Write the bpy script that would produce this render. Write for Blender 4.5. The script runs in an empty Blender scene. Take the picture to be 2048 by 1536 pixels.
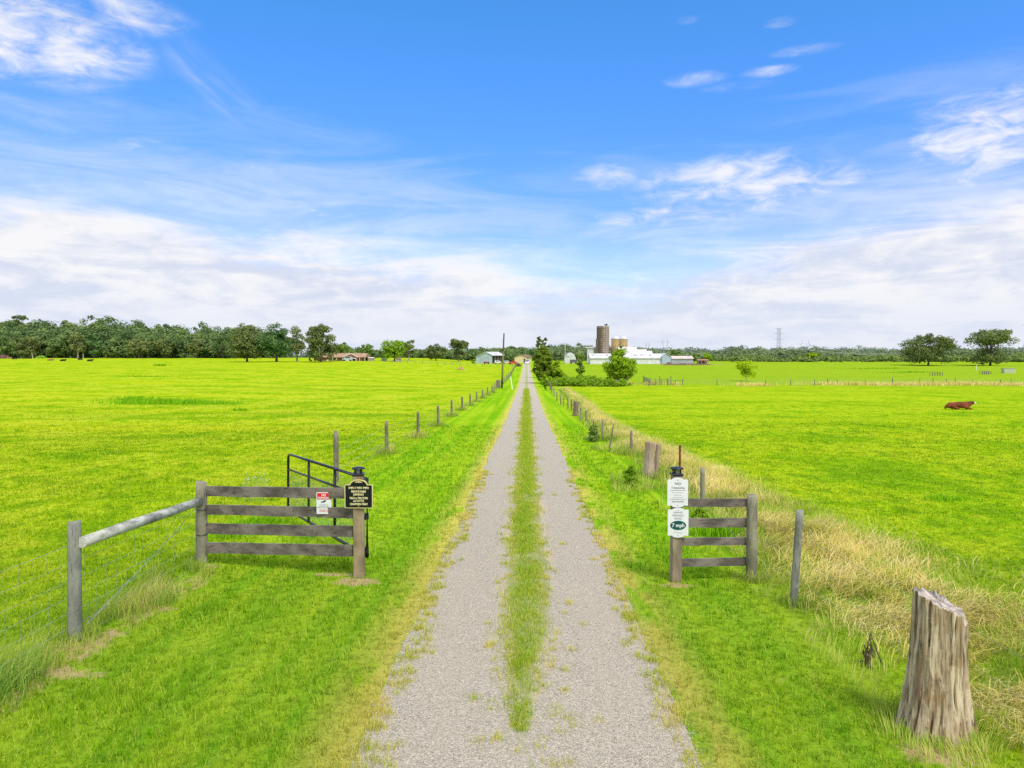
import bpy, math, random
import numpy as np
from mathutils import Vector, Matrix

S = bpy.context.scene
COL = S.collection
RNG = random.Random(11)
NP = np.random.default_rng(5)

# ------------------------------------------------------------------ camera
F = 1421.0
CAM_H = 3.1
PITCH = math.atan(66 / F)
YAW = math.atan(29 / F)
cam_d = bpy.data.cameras.new("camera")
cam = bpy.data.objects.new("camera", cam_d)
COL.objects.link(cam)
cam.location = (0, 0, CAM_H)
cam.rotation_euler = (math.pi / 2 - PITCH, 0, YAW)
cam_d.sensor_width = 36
cam_d.lens = 36 * F / 2048
cam_d.clip_end = 20000
cam_d.clip_start = 0.1
S.camera = cam
CR = cam.rotation_euler.to_matrix()


def ray(px, py):
    return CR @ Vector(((px - 1024) / F, (768 - py) / F, -1))


def xat(px, Y):
    d = ray(px, 715)
    return d.x / d.y * Y


def zat(py, Y, px=1024):
    d = ray(px, py)
    return CAM_H + d.z / d.y * Y


def W(px, py, Y):
    d = ray(px, py)
    return Vector((d.x / d.y * Y, Y, CAM_H + d.z / d.y * Y))


# ------------------------------------------------------------------ terrain height
def _table(pts):
    ys = np.arange(-400, 4001, 1.0)
    v = np.interp(ys, [p[0] for p in pts], [p[1] for p in pts])
    k = np.hanning(19); k /= k.sum()
    v2 = np.convolve(np.pad(v, 9, mode='edge'), k, mode='valid')
    return ys, v2


PR = _table([(-400, 0), (4, 0), (10, -.22), (17, -.5), (52, -1.6), (98, -2.6), (131, -3.2), (200, -3.6),
             (340, -2.75), (450, -3.4), (700, -6), (1200, -9), (1800, -12), (2600, -16), (4000, -20)])
PL = _table([(-400, 0), (4, 0), (10, -.22), (17, -.5), (52, -1.3), (98, -1.7), (150, -1.8), (220, -1.5),
             (300, -1.15), (400, -.8), (480, -1.5), (700, -5), (1200, -9), (1800, -12), (2600, -16), (4000, -20)])


def H(x, y):
    x = np.asarray(x, float); y = np.asarray(y, float)
    r = np.interp(y, *PR); l = np.interp(y, *PL)
    t = np.clip((-x - 9) / 60, 0, 1); t = t * t * (3 - 2 * t)
    z = r * (1 - t) + l * t
    a = np.clip((np.abs(x) - 7) / 10, 0, 1) * np.clip((y - 8) / 20, 0, 1)
    z = z + a * (.07 * np.sin(x * .23 + y * .11) + .06 * np.sin(x * .09 - y * .19 + 1.3) + .05 * np.sin(y * .31 + x * .03))
    return z


def h1(x, y):
    return float(H(x, y))


def G(px, py):
    """where the ray through a picture point meets the ground"""
    d = ray(px, py)
    t = 3.0
    while t < 3000:
        p = Vector((0, 0, CAM_H)) + d * t
        if p.z <= h1(p.x, p.y):
            break
        t *= 1.004
    return Vector((p.x, p.y, h1(p.x, p.y)))


def vnoise(x, y, seed=0):
    x = np.asarray(x, float); y = np.asarray(y, float)
    xi = np.floor(x).astype(np.int64); yi = np.floor(y).astype(np.int64)
    fx = x - xi; fy = y - yi
    fx = fx * fx * (3 - 2 * fx); fy = fy * fy * (3 - 2 * fy)

    def hsh(a, b):
        n = (a * 374761393 + b * 668265263 + seed * 982451653) & 0x7fffffff
        n = ((n ^ (n >> 13)) * 1274126177) & 0x7fffffff
        return ((n ^ (n >> 16)) & 0xffff) / 65535.0
    return (hsh(xi, yi) * (1 - fx) + hsh(xi + 1, yi) * fx) * (1 - fy) + (hsh(xi, yi + 1) * (1 - fx) + hsh(xi + 1, yi + 1) * fx) * fy


def fbm(x, y, seed=0):
    return (vnoise(x, y, seed) * .55 + vnoise(x * 2.1, y * 2.1, seed + 1) * .3 + vnoise(x * 4.3, y * 4.3, seed + 2) * .15)


# ------------------------------------------------------------------ object helpers
def tag(o, label=None, cat=None, group=None, kind=None):
    if label: o['label'] = label
    if cat: o['category'] = cat
    if group: o['group'] = group
    if kind: o['kind'] = kind
    return o


def thing(name, loc, label, cat, group=None, rz=0):
    o = bpy.data.objects.new(name, None)
    COL.objects.link(o)
    o.location = loc
    o.rotation_euler = (0, 0, rz)
    o.empty_display_size = .2
    return tag(o, label, cat, group)


def wloc(o):
    v = Vector((0, 0, 0))
    while o is not None:
        v += o.location
        o = o.parent
    return v


def link(name, me, mat=None, parent=None, smooth=False):
    o = bpy.data.objects.new(name, me)
    COL.objects.link(o)
    if mat is not None:
        me.materials.append(mat)
    if parent is not None:
        o.parent = parent
    if smooth and len(me.polygons):
        me.polygons.foreach_set('use_smooth', np.ones(len(me.polygons), bool))
    return o


def np_mesh(name, verts, faces):
    """faces: list of (n,k) index arrays"""
    me = bpy.data.meshes.new(name)
    verts = np.asarray(verts, np.float32).reshape(-1, 3)
    me.vertices.add(len(verts))
    me.vertices.foreach_set('co', verts.ravel())
    loops = np.concatenate([f.ravel() for f in faces]).astype(np.int32)
    tot = np.concatenate([np.full(len(f), f.shape[1], np.int32) for f in faces])
    st = np.concatenate([[0], np.cumsum(tot)[:-1]]).astype(np.int32)
    me.loops.add(len(loops))
    me.loops.foreach_set('vertex_index', loops)
    me.polygons.add(len(tot))
    me.polygons.foreach_set('loop_start', st)
    me.polygons.foreach_set('loop_total', tot)
    me.update(calc_edges=True)
    me.validate()
    return me


class MB:
    """collects shapes into one mesh, in world coordinates"""

    def __init__(s):
        s.v = []; s.f = []

    def add(s, vs, fs):
        n = len(s.v)
        s.v += [tuple(v) for v in vs]
        s.f += [tuple(i + n for i in f) for f in fs]
        return s

    def box(s, c, size, rz=0, rx=0, ry=0):
        m = Matrix.Rotation(rz, 3, 'Z') @ Matrix.Rotation(ry, 3, 'Y') @ Matrix.Rotation(rx, 3, 'X')
        c = Vector(c)
        vs = [c + m @ Vector((sx * size[0] / 2, sy * size[1] / 2, sz * size[2] / 2)) for sx in (-1, 1) for sy in (-1, 1) for sz in (-1, 1)]
        return s.add(vs, [(0, 1, 3, 2), (4, 6, 7, 5), (0, 4, 5, 1), (2, 3, 7, 6), (0, 2, 6, 4), (1, 5, 7, 3)])

    def bbox(s, c, size, rz=0, b=.008):
        """box with chamfered vertical edges and top"""
        x, y, z = size[0] / 2, size[1] / 2, size[2] / 2
        ring = lambda k: [(x - b * k, y - b * (1 + 0)), ]
        def oct_(i):
            X, Y = x - i, y - i
            return [(X - b, Y), (-X + b, Y), (-X, Y - b), (-X, -Y + b), (-X + b, -Y), (X - b, -Y), (X, -Y + b), (X, Y - b)]
        m = Matrix.Rotation(rz, 3, 'Z'); c = Vector(c)
        vs = []
        for zz, i in ((-z, 0), (z - b, 0), (z, b)):
            vs += [c + m @ Vector((p[0], p[1], zz)) for p in oct_(i)]
        fs = [tuple(reversed(range(8))), tuple(range(16, 24))]
        for k in (0, 8):
            fs += [(k + i, k + (i + 1) % 8, k + 8 + (i + 1) % 8, k + 8 + i) for i in range(8)]
        return s.add(vs, fs)

    def tube(s, pts, r, n=8, cap=True):
        pts = [Vector(p) for p in pts]
        rs = r if isinstance(r, (list, tuple)) else [r] * len(pts)
        vs = []
        for i, p in enumerate(pts):
            a = pts[min(i + 1, len(pts) - 1)] - pts[max(i - 1, 0)]
            a = a.normalized() if a.length > 1e-9 else Vector((0, 0, 1))
            u = a.cross(Vector((0, 0, 1)))
            if u.length < .05: u = a.cross(Vector((0, 1, 0)))
            u.normalize(); w = a.cross(u)
            vs += [p + (u * math.cos(2 * math.pi * k / n) + w * math.sin(2 * math.pi * k / n)) * rs[i] for k in range(n)]
        fs = []
        for i in range(len(pts) - 1):
            for k in range(n):
                fs.append((i * n + k, i * n + (k + 1) % n, (i + 1) * n + (k + 1) % n, (i + 1) * n + k))
        if cap:
            fs.append(tuple(reversed(range(n))))
            fs.append(tuple(range((len(pts) - 1) * n, len(pts) * n)))
        return s.add(vs, fs)

    def prism(s, poly, o, ux, uy, depth):
        """polygon (2-D) in the plane (ux,uy) at o, pushed by the vector depth"""
        o, ux, uy, depth = Vector(o), Vector(ux), Vector(uy), Vector(depth)
        n = len(poly)
        a = [o + ux * p[0] + uy * p[1] for p in poly]
        fs = [tuple(range(n)), tuple(reversed(range(n, 2 * n)))]
        fs += [(i, n + i, n + (i + 1) % n, (i + 1) % n) for i in range(n)]
        return s.add(a + [p + depth for p in a], fs)

    def lathe(s, c, prof, n=24):
        c = Vector(c)
        vs = [c + Vector((r * math.cos(2 * math.pi * k / n), r * math.sin(2 * math.pi * k / n), z)) for r, z in prof for k in range(n)]
        fs = []
        for i in range(len(prof) - 1):
            fs += [(i * n + k, i * n + (k + 1) % n, (i + 1) * n + (k + 1) % n, (i + 1) * n + k) for k in range(n)]
        fs.append(tuple(reversed(range(n)))); fs.append(tuple(range((len(prof) - 1) * n, len(prof) * n)))
        return s.add(vs, fs)

    def build(s, name, mat, parent=None, smooth=False):
        off = wloc(parent) if parent is not None else Vector((0, 0, 0))
        me = bpy.data.meshes.new(name)
        me.from_pydata([(v[0] - off.x, v[1] - off.y, v[2] - off.z) for v in s.v], [], s.f)
        me.update()
        import bmesh
        bm = bmesh.new(); bm.from_mesh(me)
        bmesh.ops.recalc_face_normals(bm, faces=bm.faces)
        bm.to_mesh(me); bm.free()
        o = link(name, me, mat, parent)
        if smooth:
            for p in me.polygons:
                p.use_smooth = len(p.vertices) == 4
        return o

    def top(s, name, mat, base, label, cat, group=None, smooth=False):
        """a thing that is one mesh, with its origin at its base"""
        base = Vector(base)
        s.v = [(v[0] - base.x, v[1] - base.y, v[2] - base.z) for v in s.v]
        o = s.build(name, mat, None, smooth)
        o.location = base
        return tag(o, label, cat, group)


# ------------------------------------------------------------------ node helpers
class NT:
    def __init__(s, nt):
        s.t = nt; s.n = nt.nodes; s.l = nt.links

    def put(s, sock, v):
        if isinstance(v, bpy.types.NodeSocket): s.l.new(v, sock)
        elif v is not None:
            if hasattr(sock.default_value, '__len__') and not hasattr(v, '__len__'): v = (v,) * len(sock.default_value)
            if hasattr(v, '__len__') and len(v) == 3 and len(sock.default_value) == 4: v = (*v, 1)
            sock.default_value = v

    def node(s, typ, inp=None, **props):
        n = s.n.new(typ)
        for k, v in props.items(): setattr(n, k, v)
        for k, v in (inp or {}).items(): s.put(n.inputs[k], v)
        return n

    def m(s, op, a, b=None, c=None, clamp=False):
        n = s.node('ShaderNodeMath', operation=op, use_clamp=clamp)
        s.put(n.inputs[0], a)
        if b is not None: s.put(n.inputs[1], b)
        if c is not None: s.put(n.inputs[2], c)
        return n.outputs[0]

    def vm(s, op, a, b=None):
        n = s.node('ShaderNodeVectorMath', operation=op)
        s.put(n.inputs[0], a)
        if b is not None: s.put(n.inputs[1], b)
        return n.outputs[0]

    def mix(s, f, a, b, blend='MIX'):
        n = s.node('ShaderNodeMix', data_type='RGBA', blend_type=blend)
        s.put(n.inputs[0], f); s.put(n.inputs[6], a); s.put(n.inputs[7], b)
        return n.outputs[2]

    def ss(s, v, a, b, lo=0., hi=1.):
        n = s.node('ShaderNodeMapRange', interpolation_type='SMOOTHSTEP')
        s.put(n.inputs[0], v); s.put(n.inputs[1], a); s.put(n.inputs[2], b); s.put(n.inputs[3], lo); s.put(n.inputs[4], hi)
        return n.outputs[0]

    def noise(s, vec, scale, detail=4, rough=.55, dist=0, dim='3D'):
        n = s.node('ShaderNodeTexNoise', noise_dimensions=dim, inp={'Vector': vec, 'Scale': scale, 'Detail': detail, 'Roughness': rough, 'Distortion': dist})
        return n.outputs[0]

    def scale(s, vec, v):
        return s.vm('MULTIPLY', vec, v)

    def sep(s, vec):
        n = s.node('ShaderNodeSeparateXYZ', {0: vec})
        return n.outputs

    def xyz(s, x, y, z):
        return s.node('ShaderNodeCombineXYZ', {0: x, 1: y, 2: z}).outputs[0]

    def ramp(s, v, stops):
        n = s.node('ShaderNodeValToRGB', {0: v})
        e = n.color_ramp.elements
        while len(e) < len(stops): e.new(.5)
        for k, (p, c) in enumerate(stops):
            e[k].position = p; e[k].color = (*c, 1)
        return n.outputs[0]


def new_mat(name):
    m = bpy.data.materials.new(name)
    m.use_nodes = True
    t = NT(m.node_tree)
    b = t.n['Principled BSDF']
    b.inputs['Specular IOR Level'].default_value = .3
    return m, t, b


def pos(t):
    return t.node('ShaderNodeNewGeometry').outputs['Position']


def obj(t):
    return t.node('ShaderNodeTexCoord').outputs['Object']


def bump(t, b, hgt, strength, dist=.01):
    n = t.node('ShaderNodeBump', {'Height': hgt, 'Strength': strength, 'Distance': dist})
    t.l.new(n.outputs[0], b.inputs['Normal'])


def simple(name, c, rough=.6, metal=0, var=.15, scale=3., spec=.3, c2=None):
    m, t, b = new_mat(name)
    n = t.noise(obj(t), scale, 5, .6)
    d = c2 or tuple(x * (1 - var * 1.6) for x in c)
    t.put(b.inputs['Base Color'], t.mix(t.ss(n, .3, .7), d, tuple(min(1, x * (1 + var)) for x in c)))
    b.inputs['Roughness'].default_value = rough
    b.inputs['Metallic'].default_value = metal
    b.inputs['Specular IOR Level'].default_value = spec
    return m


def wood(name, c1, c2, axis=2, dark=(.05, .04, .035), scale=14, lichen=None, spread=.12):
    """weathered timber, grain along axis"""
    m, t, b = new_mat(name)
    oi = t.node('ShaderNodeObjectInfo').outputs['Random']
    v = t.vm('ADD', obj(t), t.xyz(t.m('MULTIPLY', oi, 7.), t.m('MULTIPLY', oi, 3.), 0.))
    st = [1., 1., 1.]; st[axis] = .07
    g = t.noise(t.scale(v, tuple(st)), scale * 3, 5, .65, .4)
    g2 = t.noise(t.scale(v, tuple([.5 if i != axis else .25 for i in range(3)])), scale * .7, 4, .6)
    col = t.mix(t.ss(g2, .35, .65), c1, c2)
    col = t.mix(t.m('MULTIPLY', t.ss(g, .56, .68), .75), col, dark)
    col = t.mix(t.m('MULTIPLY', t.ss(g, .45, .3), .35), col, tuple(min(1, x * 1.5) for x in c1))
    if lichen:
        l = t.noise(v, 9, 5, .7)
        col = t.mix(t.m('MULTIPLY', t.ss(l, .52, .66), .6), col, lichen)
    t.put(b.inputs['Base Color'], col)
    b.inputs['Roughness'].default_value = .85
    bump(t, b, g, .6, .006)
    return m


# grass colour as one function of place, shared by the soil sheet and the blades
def grass_group():
    g = bpy.data.node_groups.new('grass_colour', 'ShaderNodeTree')
    g.interface.new_socket('Color', in_out='OUTPUT', socket_type='NodeSocketColor')
    g.interface.new_socket('Dry', in_out='OUTPUT', socket_type='NodeSocketFloat')
    t = NT(g)
    out = t.n.new('NodeGroupOutput')
    p = pos(t)
    x, y, z = t.sep(p)
    ax = t.m('ABSOLUTE', x)
    verge = t.ss(t.m('ADD', ax, t.m('MULTIPLY', t.ss(x, -1, 1), 1.6)), 5.6, 4.8)
    big = t.noise(t.scale(p, (.016, .011, 0)), 1., 5, .6)
    mid = t.noise(t.scale(p, (.22, .16, 0)), 1., 5, .62)
    fine = t.noise(t.scale(p, (1.5, 1.1, 0)), 1., 4, .65)
    left = t.ss(x, -3, -12)
    far = t.ss(y, 20, 120)
    lime = t.mix(left, (.30, .49, .005), (.36, .51, .005))
    lime = t.mix(far, lime, t.mix(left, (.30, .475, .006), (.315, .495, .003)))
    green = (.145, .325, .006)
    pale = (.50, .54, .022)
    c = t.mix(t.m('MULTIPLY', t.ss(mid, .52, .34), t.m('SUBTRACT', .8, t.m('MULTIPLY', far, .45))), lime, green)
    c = t.mix(t.m('MULTIPLY', t.ss(t.m('ADD', t.m('MULTIPLY', mid, .6), t.m('MULTIPLY', fine, .4)), .45, .57), t.mix(left, (.5, .5, .5), (.92, .92, .92))), c, t.mix(left, pale, (.50, .56, .03)))
    c = t.mix(t.m('MULTIPLY', t.ss(fine, .50, .38), .6), c, (.12, .26, .008))
    c = t.mix(t.m('MULTIPLY', t.ss(fine, .56, .68), .5), c, (.47, .55, .022))
    c = t.mix(t.m('MULTIPLY', t.ss(big, .5, .68), .5), c, (.46, .52, .008))
    streak = t.noise(t.scale(p, (.022, .17, 0)), 1., 5, .65)
    sk = t.ss(y, 18, 45)
    c = t.mix(t.m('MULTIPLY', t.m('MULTIPLY', t.ss(streak, .50, .66), sk), .75), c, t.mix(left, (.42, .53, .015), (.48, .54, .012)))
    c = t.mix(t.m('MULTIPLY', t.m('MULTIPLY', t.ss(streak, .48, .33), sk), .55), c, (.19, .35, .008))
    # pasture far to the right beyond the cross fence is duller
    c = t.mix(t.m('MULTIPLY', t.m('MULTIPLY', t.ss(y, 120, 140), t.ss(x, 2, 8)), .6), c, (.25, .39, .022))
    c = t.mix(t.ss(y, 520, 700), c, (.06, .11, .045))
    # mown verge: stripes along the drive
    st = t.noise(t.scale(p, (1.7, .03, 0)), 1., 3, .5)
    vg = t.mix(t.ss(st, .38, .62), (.17, .43, .006), (.38, .56, .018))
    vg = t.mix(t.m('MULTIPLY', t.ss(fine, .42, .62), .6), vg, t.mix(t.ss(mid, .4, .6), (.12, .35, .006), (.28, .50, .012)))
    c = t.mix(t.m('MULTIPLY', verge, .85), c, vg)
    tuft = t.noise(t.scale(p, (8., 8., 0)), 1., 3, .6)
    tn = t.ss(y, 34, 10)
    c = t.mix(t.m('MULTIPLY', t.m('MULTIPLY', t.ss(tuft, .47, .36), tn), .42), c, (.075, .22, .006))
    c = t.mix(t.m('MULTIPLY', t.m('MULTIPLY', t.ss(tuft, .55, .68), tn), .45), c, (.42, .58, .03))
    # thin dry grass along the gravel
    edge = t.m('MULTIPLY', t.ss(ax, 2.05, 1.35), t.ss(t.m('ADD', t.noise(t.scale(p, (2.2, .6, 0)), 1., 4, .6), t.m('MULTIPLY', t.ss(x, 1, -1), .09)), .40, .56))
    edge = t.m('MULTIPLY', edge, t.ss(ax, .05, .25))
    c = t.mix(t.m('MULTIPLY', edge, .85), c, (.64, .52, .12))
    t.l.new(c, out.inputs[0]); t.l.new(edge, out.inputs[1])
    return g


GG = grass_group()


def grass_mat(name, tint=None, amt=0, trans=.35, dryness=.12, dk=.6):
    m, t, b = new_mat(name)
    g = t.node('ShaderNodeGroup'); g.node_tree = GG
    r = t.node('ShaderNodeNewGeometry').outputs['Random Per Island']
    c = g.outputs[0]
    if tint: c = t.mix(amt, c, tint)
    c = t.mix(t.m('MULTIPLY', t.ss(r, 1 - dryness * 2.4, 1.), .9), c, (.62, .66, .09))
    c = t.mix(t.m('MULTIPLY', t.ss(r, .42, 0.), dk), c, (.06, .17, .006))
    d = t.node('ShaderNodeBsdfDiffuse', {'Color': c})
    tr = t.node('ShaderNodeBsdfTranslucent', {'Color': c})
    mx = t.node('ShaderNodeMixShader', {0: trans, 1: d.outputs[0], 2: tr.outputs[0]})
    t.l.new(mx.outputs[0], t.n['Material Output'].inputs[0])
    return m


def blade_mat(name, cols, trans=.3):
    m, t, b = new_mat(name)
    r = t.node('ShaderNodeNewGeometry').outputs['Random Per Island']
    n = t.noise(pos(t), .9, 4, .6)
    k = t.m('ADD', t.m('MULTIPLY', r, .6), t.m('MULTIPLY', t.ss(n, .3, .7), .4))
    c = t.ramp(k, [(i / (len(cols) - 1), x) for i, x in enumerate(cols)])
    d = t.node('ShaderNodeBsdfDiffuse', {'Color': c})
    tr = t.node('ShaderNodeBsdfTranslucent', {'Color': c})
    mx = t.node('ShaderNodeMixShader', {0: trans, 1: d.outputs[0], 2: tr.outputs[0]})
    t.l.new(mx.outputs[0], t.n['Material Output'].inputs[0])
    return m


def leaf_mat(name, dark, light, trans=.3, clump=.35, spk=.35):
    m, t, b = new_mat(name)
    g = t.node('ShaderNodeNewGeometry')
    r = g.outputs['Random Per Island']
    oi = t.node('ShaderNodeObjectInfo').outputs['Random']
    n = t.noise(g.outputs['Position'], clump, 3, .6)
    k = t.m('ADD', t.m('MULTIPLY', r, spk), t.m('MULTIPLY', t.ss(n, .32, .68), 1 - spk))
    c = t.mix(k, dark, light)
    c = t.mix(t.m('MULTIPLY', oi, .25), c, tuple(x * 1.35 for x in light))
    d = t.node('ShaderNodeBsdfDiffuse', {'Color': c})
    tr = t.node('ShaderNodeBsdfTranslucent', {'Color': c})
    mx = t.node('ShaderNodeMixShader', {0: trans, 1: d.outputs[0], 2: tr.outputs[0]})
    t.l.new(mx.outputs[0], t.n['Material Output'].inputs[0])
    return m


# ------------------------------------------------------------------ sky, sun
SUN_EL, SUN_AZ = math.radians(56), math.radians(150)
wd = bpy.data.worlds.new('World'); S.world = wd
wd.use_nodes = True
wd.cycles.sampling_method = 'MANUAL'
wd.cycles.sample_map_resolution = 256
t = NT(wd.node_tree)
bg = t.n['Background']
sky = t.node('ShaderNodeTexSky', sky_type='NISHITA')
sky.sun_disc = False
sky.sun_elevation = SUN_EL
sky.sun_rotation = SUN_AZ
sky.air_density = 1.0; sky.dust_density = .6; sky.ozone_density = 2.2
SKY_K = .1
dirv = t.node('ShaderNodeTexCoord').outputs['Generated']
dx, dy, dz = t.sep(dirv)
u = t.m('ARCTAN2', dx, dy)
v = t.m('ARCSINE', dz)


def uv(px, py):
    d = ray(px, py).normalized()
    return math.atan2(d.x, d.y), math.asin(d.z)


zz = t.m('ADD', t.m('MAXIMUM', dz, 0.), .11)
pl = t.xyz(t.m('DIVIDE', dx, zz), t.m('DIVIDE', dy, zz), 0.)
n1 = t.noise(pl, .55, 4, .58, 0, '2D')
ns = t.noise(t.scale(t.xyz(u, v, 0.), (4., 24., 0.)), 1., 5, .6, .5, '2D')
nf = t.noise(t.scale(t.xyz(u, v, 0.), (17., 44., 0.)), 1., 5, .62, .35, '2D')
# low band of cloud, its top edge lowest straight ahead
u0 = uv(1080, 500)[0]
du = t.m('ABSOLUTE', t.m('SUBTRACT', u, u0))
ve = t.ss(du, .02, .42, uv(1080, 545)[1], uv(540, 425)[1])
bandv = t.m('ADD', t.m('SUBTRACT', ve, v), t.m('ADD', t.m('MULTIPLY', t.m('SUBTRACT', n1, .5), .10), t.m('MULTIPLY', t.m('SUBTRACT', ns, .5), .11)))
band = t.ss(bandv, -.035, .05)
veil = t.ss(t.m('ADD', bandv, t.m('MULTIPLY', t.m('SUBTRACT', ns, .5), .10)), -.17, .08, 0., .6)
# single wisps and puffs higher up: place, half sizes, weight
BL = [(40, 70, 190, 75, .95), (215, 20, 130, 38, .7), (120, 112, 150, 26, .45), (270, 297, 90, 24, .45), (535, 335, 45, 18, .45),
      (640, 425, 42, 16, .8), (1212, 355, 75, 28, .6), (1390, 158, 60, 14, .5), (1480, 172, 70, 9, .42), (1540, 143, 50, 10, .65), (1610, 100, 60, 9, .5),
      (1560, 45, 30, 9, .45), (1375, 40, 22, 8, .4), (1500, 370, 230, 60, .85), (1340, 432, 190, 22, .75), (1985, 265, 130, 75, .95),
      (1900, 360, 90, 24, .7), (1870, 412, 40, 10, .8), (60, 345, 110, 20, .35), (640, 305, 60, 14, .25), (1830, 440, 120, 16, .75), (1760, 420, 60, 10, .7), (1940, 330, 110, 30, .6), (1960, 215, 90, 22, .6), (2010, 420, 90, 30, .9)]
tot = None
for (px, py, rx, ry, w) in BL:
    a, b_ = uv(px, py)
    e = t.m('ADD', t.m('POWER', t.m('DIVIDE', t.m('SUBTRACT', u, a), rx / F), 2.), t.m('POWER', t.m('DIVIDE', t.m('SUBTRACT', v, b_), ry / F), 2.))
    k = t.m('MULTIPLY', t.ss(e, 1.7, .0), w)
    tot = k if tot is None else t.m('MAXIMUM', tot, k)
wisp = t.ss(t.m('MULTIPLY', tot, t.m('ADD', t.m('MULTIPLY', t.m('ADD', t.m('MULTIPLY', nf, .75), t.m('MULTIPLY', ns, .25)), 2.2), -.49)), .0, 1.02)
# a thin curling streak of cirrus
sa, sb = uv(330, 85), uv(520, 245)
ln = math.hypot(sb[0] - sa[0], sb[1] - sa[1]); ex, ey = (sb[0] - sa[0]) / ln, (sb[1] - sa[1]) / ln
su, sv = t.m('SUBTRACT', u, sa[0]), t.m('SUBTRACT', v, sa[1])
al = t.m('ADD', t.m('MULTIPLY', su, ex), t.m('MULTIPLY', sv, ey))
ac = t.m('ADD', t.m('SUBTRACT', t.m('MULTIPLY', su, ey), t.m('MULTIPLY', sv, ex)), t.m('MULTIPLY', t.m('SUBTRACT', n1, .5), .05))
fib = t.noise(t.scale(t.xyz(al, ac, 0.), (4., 26., 0.)), 1., 3, .6, 0, '2D')
cir = t.m('MULTIPLY', t.m('MULTIPLY', t.ss(t.m('ABSOLUTE', ac), .035, .0), t.ss(t.m('ABSOLUTE', t.m('SUBTRACT', al, ln / 2)), ln * .62, ln * .3)), t.ss(fib, .3, .75, 0., .36))
over = t.m('MULTIPLY', t.m('MAXIMUM', t.ss(v, .56, .85), t.ss(dy, .25, -.2)), t.ss(n1, .3, .55, .6, 1.))  # unseen cloud overhead and behind the camera, added to whiten the ambient light
dens = t.m('MAXIMUM', t.m('MAXIMUM', t.m('MAXIMUM', band, veil), over), t.m('MAXIMUM', wisp, cir), clamp=True)
shade = t.ss(t.m('ADD', t.m('MULTIPLY', ns, .6), t.m('MULTIPLY', nf, .4)), .36, .6)
CLOUD_K = .47
ccol = t.mix(shade, tuple(CLOUD_K * x for x in (.72, .785, .95)), tuple(CLOUD_K * x for x in (1.0, 1.0, 1.03)))
tint = t.ramp(t.m('MULTIPLY', v, 2.), [(.0, (.70, .74, .95)), (.35, (.33, .52, .98)), (.9, (.26, .66, 1.0))])
ccol = t.mix(t.ss(v, .10, .02, 0., .55), ccol, tuple(CLOUD_K * x for x in (.78, .845, .985)))
skyc = t.mix(1., sky.outputs[0], t.mix(1., tint, (SKY_K * 1.25,) * 3, 'MULTIPLY'), 'MULTIPLY')
fin = t.mix(dens, skyc, ccol)
t.put(bg.inputs[0], fin)
bg.inputs[1].default_value = 1.0

sd = bpy.data.lights.new('sun', 'SUN')
so = bpy.data.objects.new('sun', sd); COL.objects.link(so)
sdir = Vector((math.sin(SUN_AZ) * math.cos(SUN_EL), math.cos(SUN_AZ) * math.cos(SUN_EL), math.sin(SUN_EL)))
so.rotation_euler = sdir.to_track_quat('Z', 'Y').to_euler()
so.location = sdir * 80
sd.energy = 1.7
sd.angle = math.radians(20)
sd.color = (1, .95, .86)
S.view_settings.view_transform = 'Standard'
S.view_settings.look = 'None'
S.view_settings.gamma = 1
S.view_settings.use_curve_mapping = False
S.view_settings.exposure = 1.0
S.cycles.use_denoising = False
S.cycles.max_bounces = 4
S.cycles.diffuse_bounces = 2
S.cycles.transmission_bounces = 2
S.cycles.volume_bounces = 0
S.cycles.caustics_reflective = False
S.cycles.caustics_refractive = False
# ------------------------------------------------------------------ ground sheet
def lines(a, b, step, grow, end):
    out = list(np.arange(a, b, step)); d = step
    while out[-1] < end:
        d *= grow; out.append(out[-1] + d)
    return np.array(out)


YL = lines(-30, 60, .25, 1.03, 3600)
xp = lines(0, 30, .5, 1.08, 3200)
XL = np.concatenate([-xp[:0:-1], xp])
gx, gy = np.meshgrid(XL, YL)
gv = np.stack([gx, gy, H(gx, gy)], -1)
nx, ny = len(XL), len(YL)
ii = np.arange((ny - 1))[:, None] * nx + np.arange(nx - 1)[None]
me = np_mesh('ground', gv, [np.stack([ii, ii + 1, ii + nx + 1, ii + nx], -1).reshape(-1, 4)])

m, t, b = new_mat('pasture_soil_and_turf')
g = t.node('ShaderNodeGroup'); g.node_tree = GG
p = pos(t)
fn = t.noise(t.scale(p, (9, 9, 0)), 1., 5, .7)
fb = t.noise(t.scale(p, (2.6, 1.4, 0)), 1., 5, .65)
x, y, z = t.sep(p)
c = g.outputs[0]
c = t.mix(t.m('MULTIPLY', t.ss(fn, .52, .34), .55), c, (.085, .19, .008))
c = t.mix(t.m('MULTIPLY', t.ss(fb, .56, .70), .35), c, (.50, .54, .08))
nearf = t.ss(y, 16, 7)
c = t.mix(t.m('MULTIPLY', nearf, .4), c, (.15, .17, .03))
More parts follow.
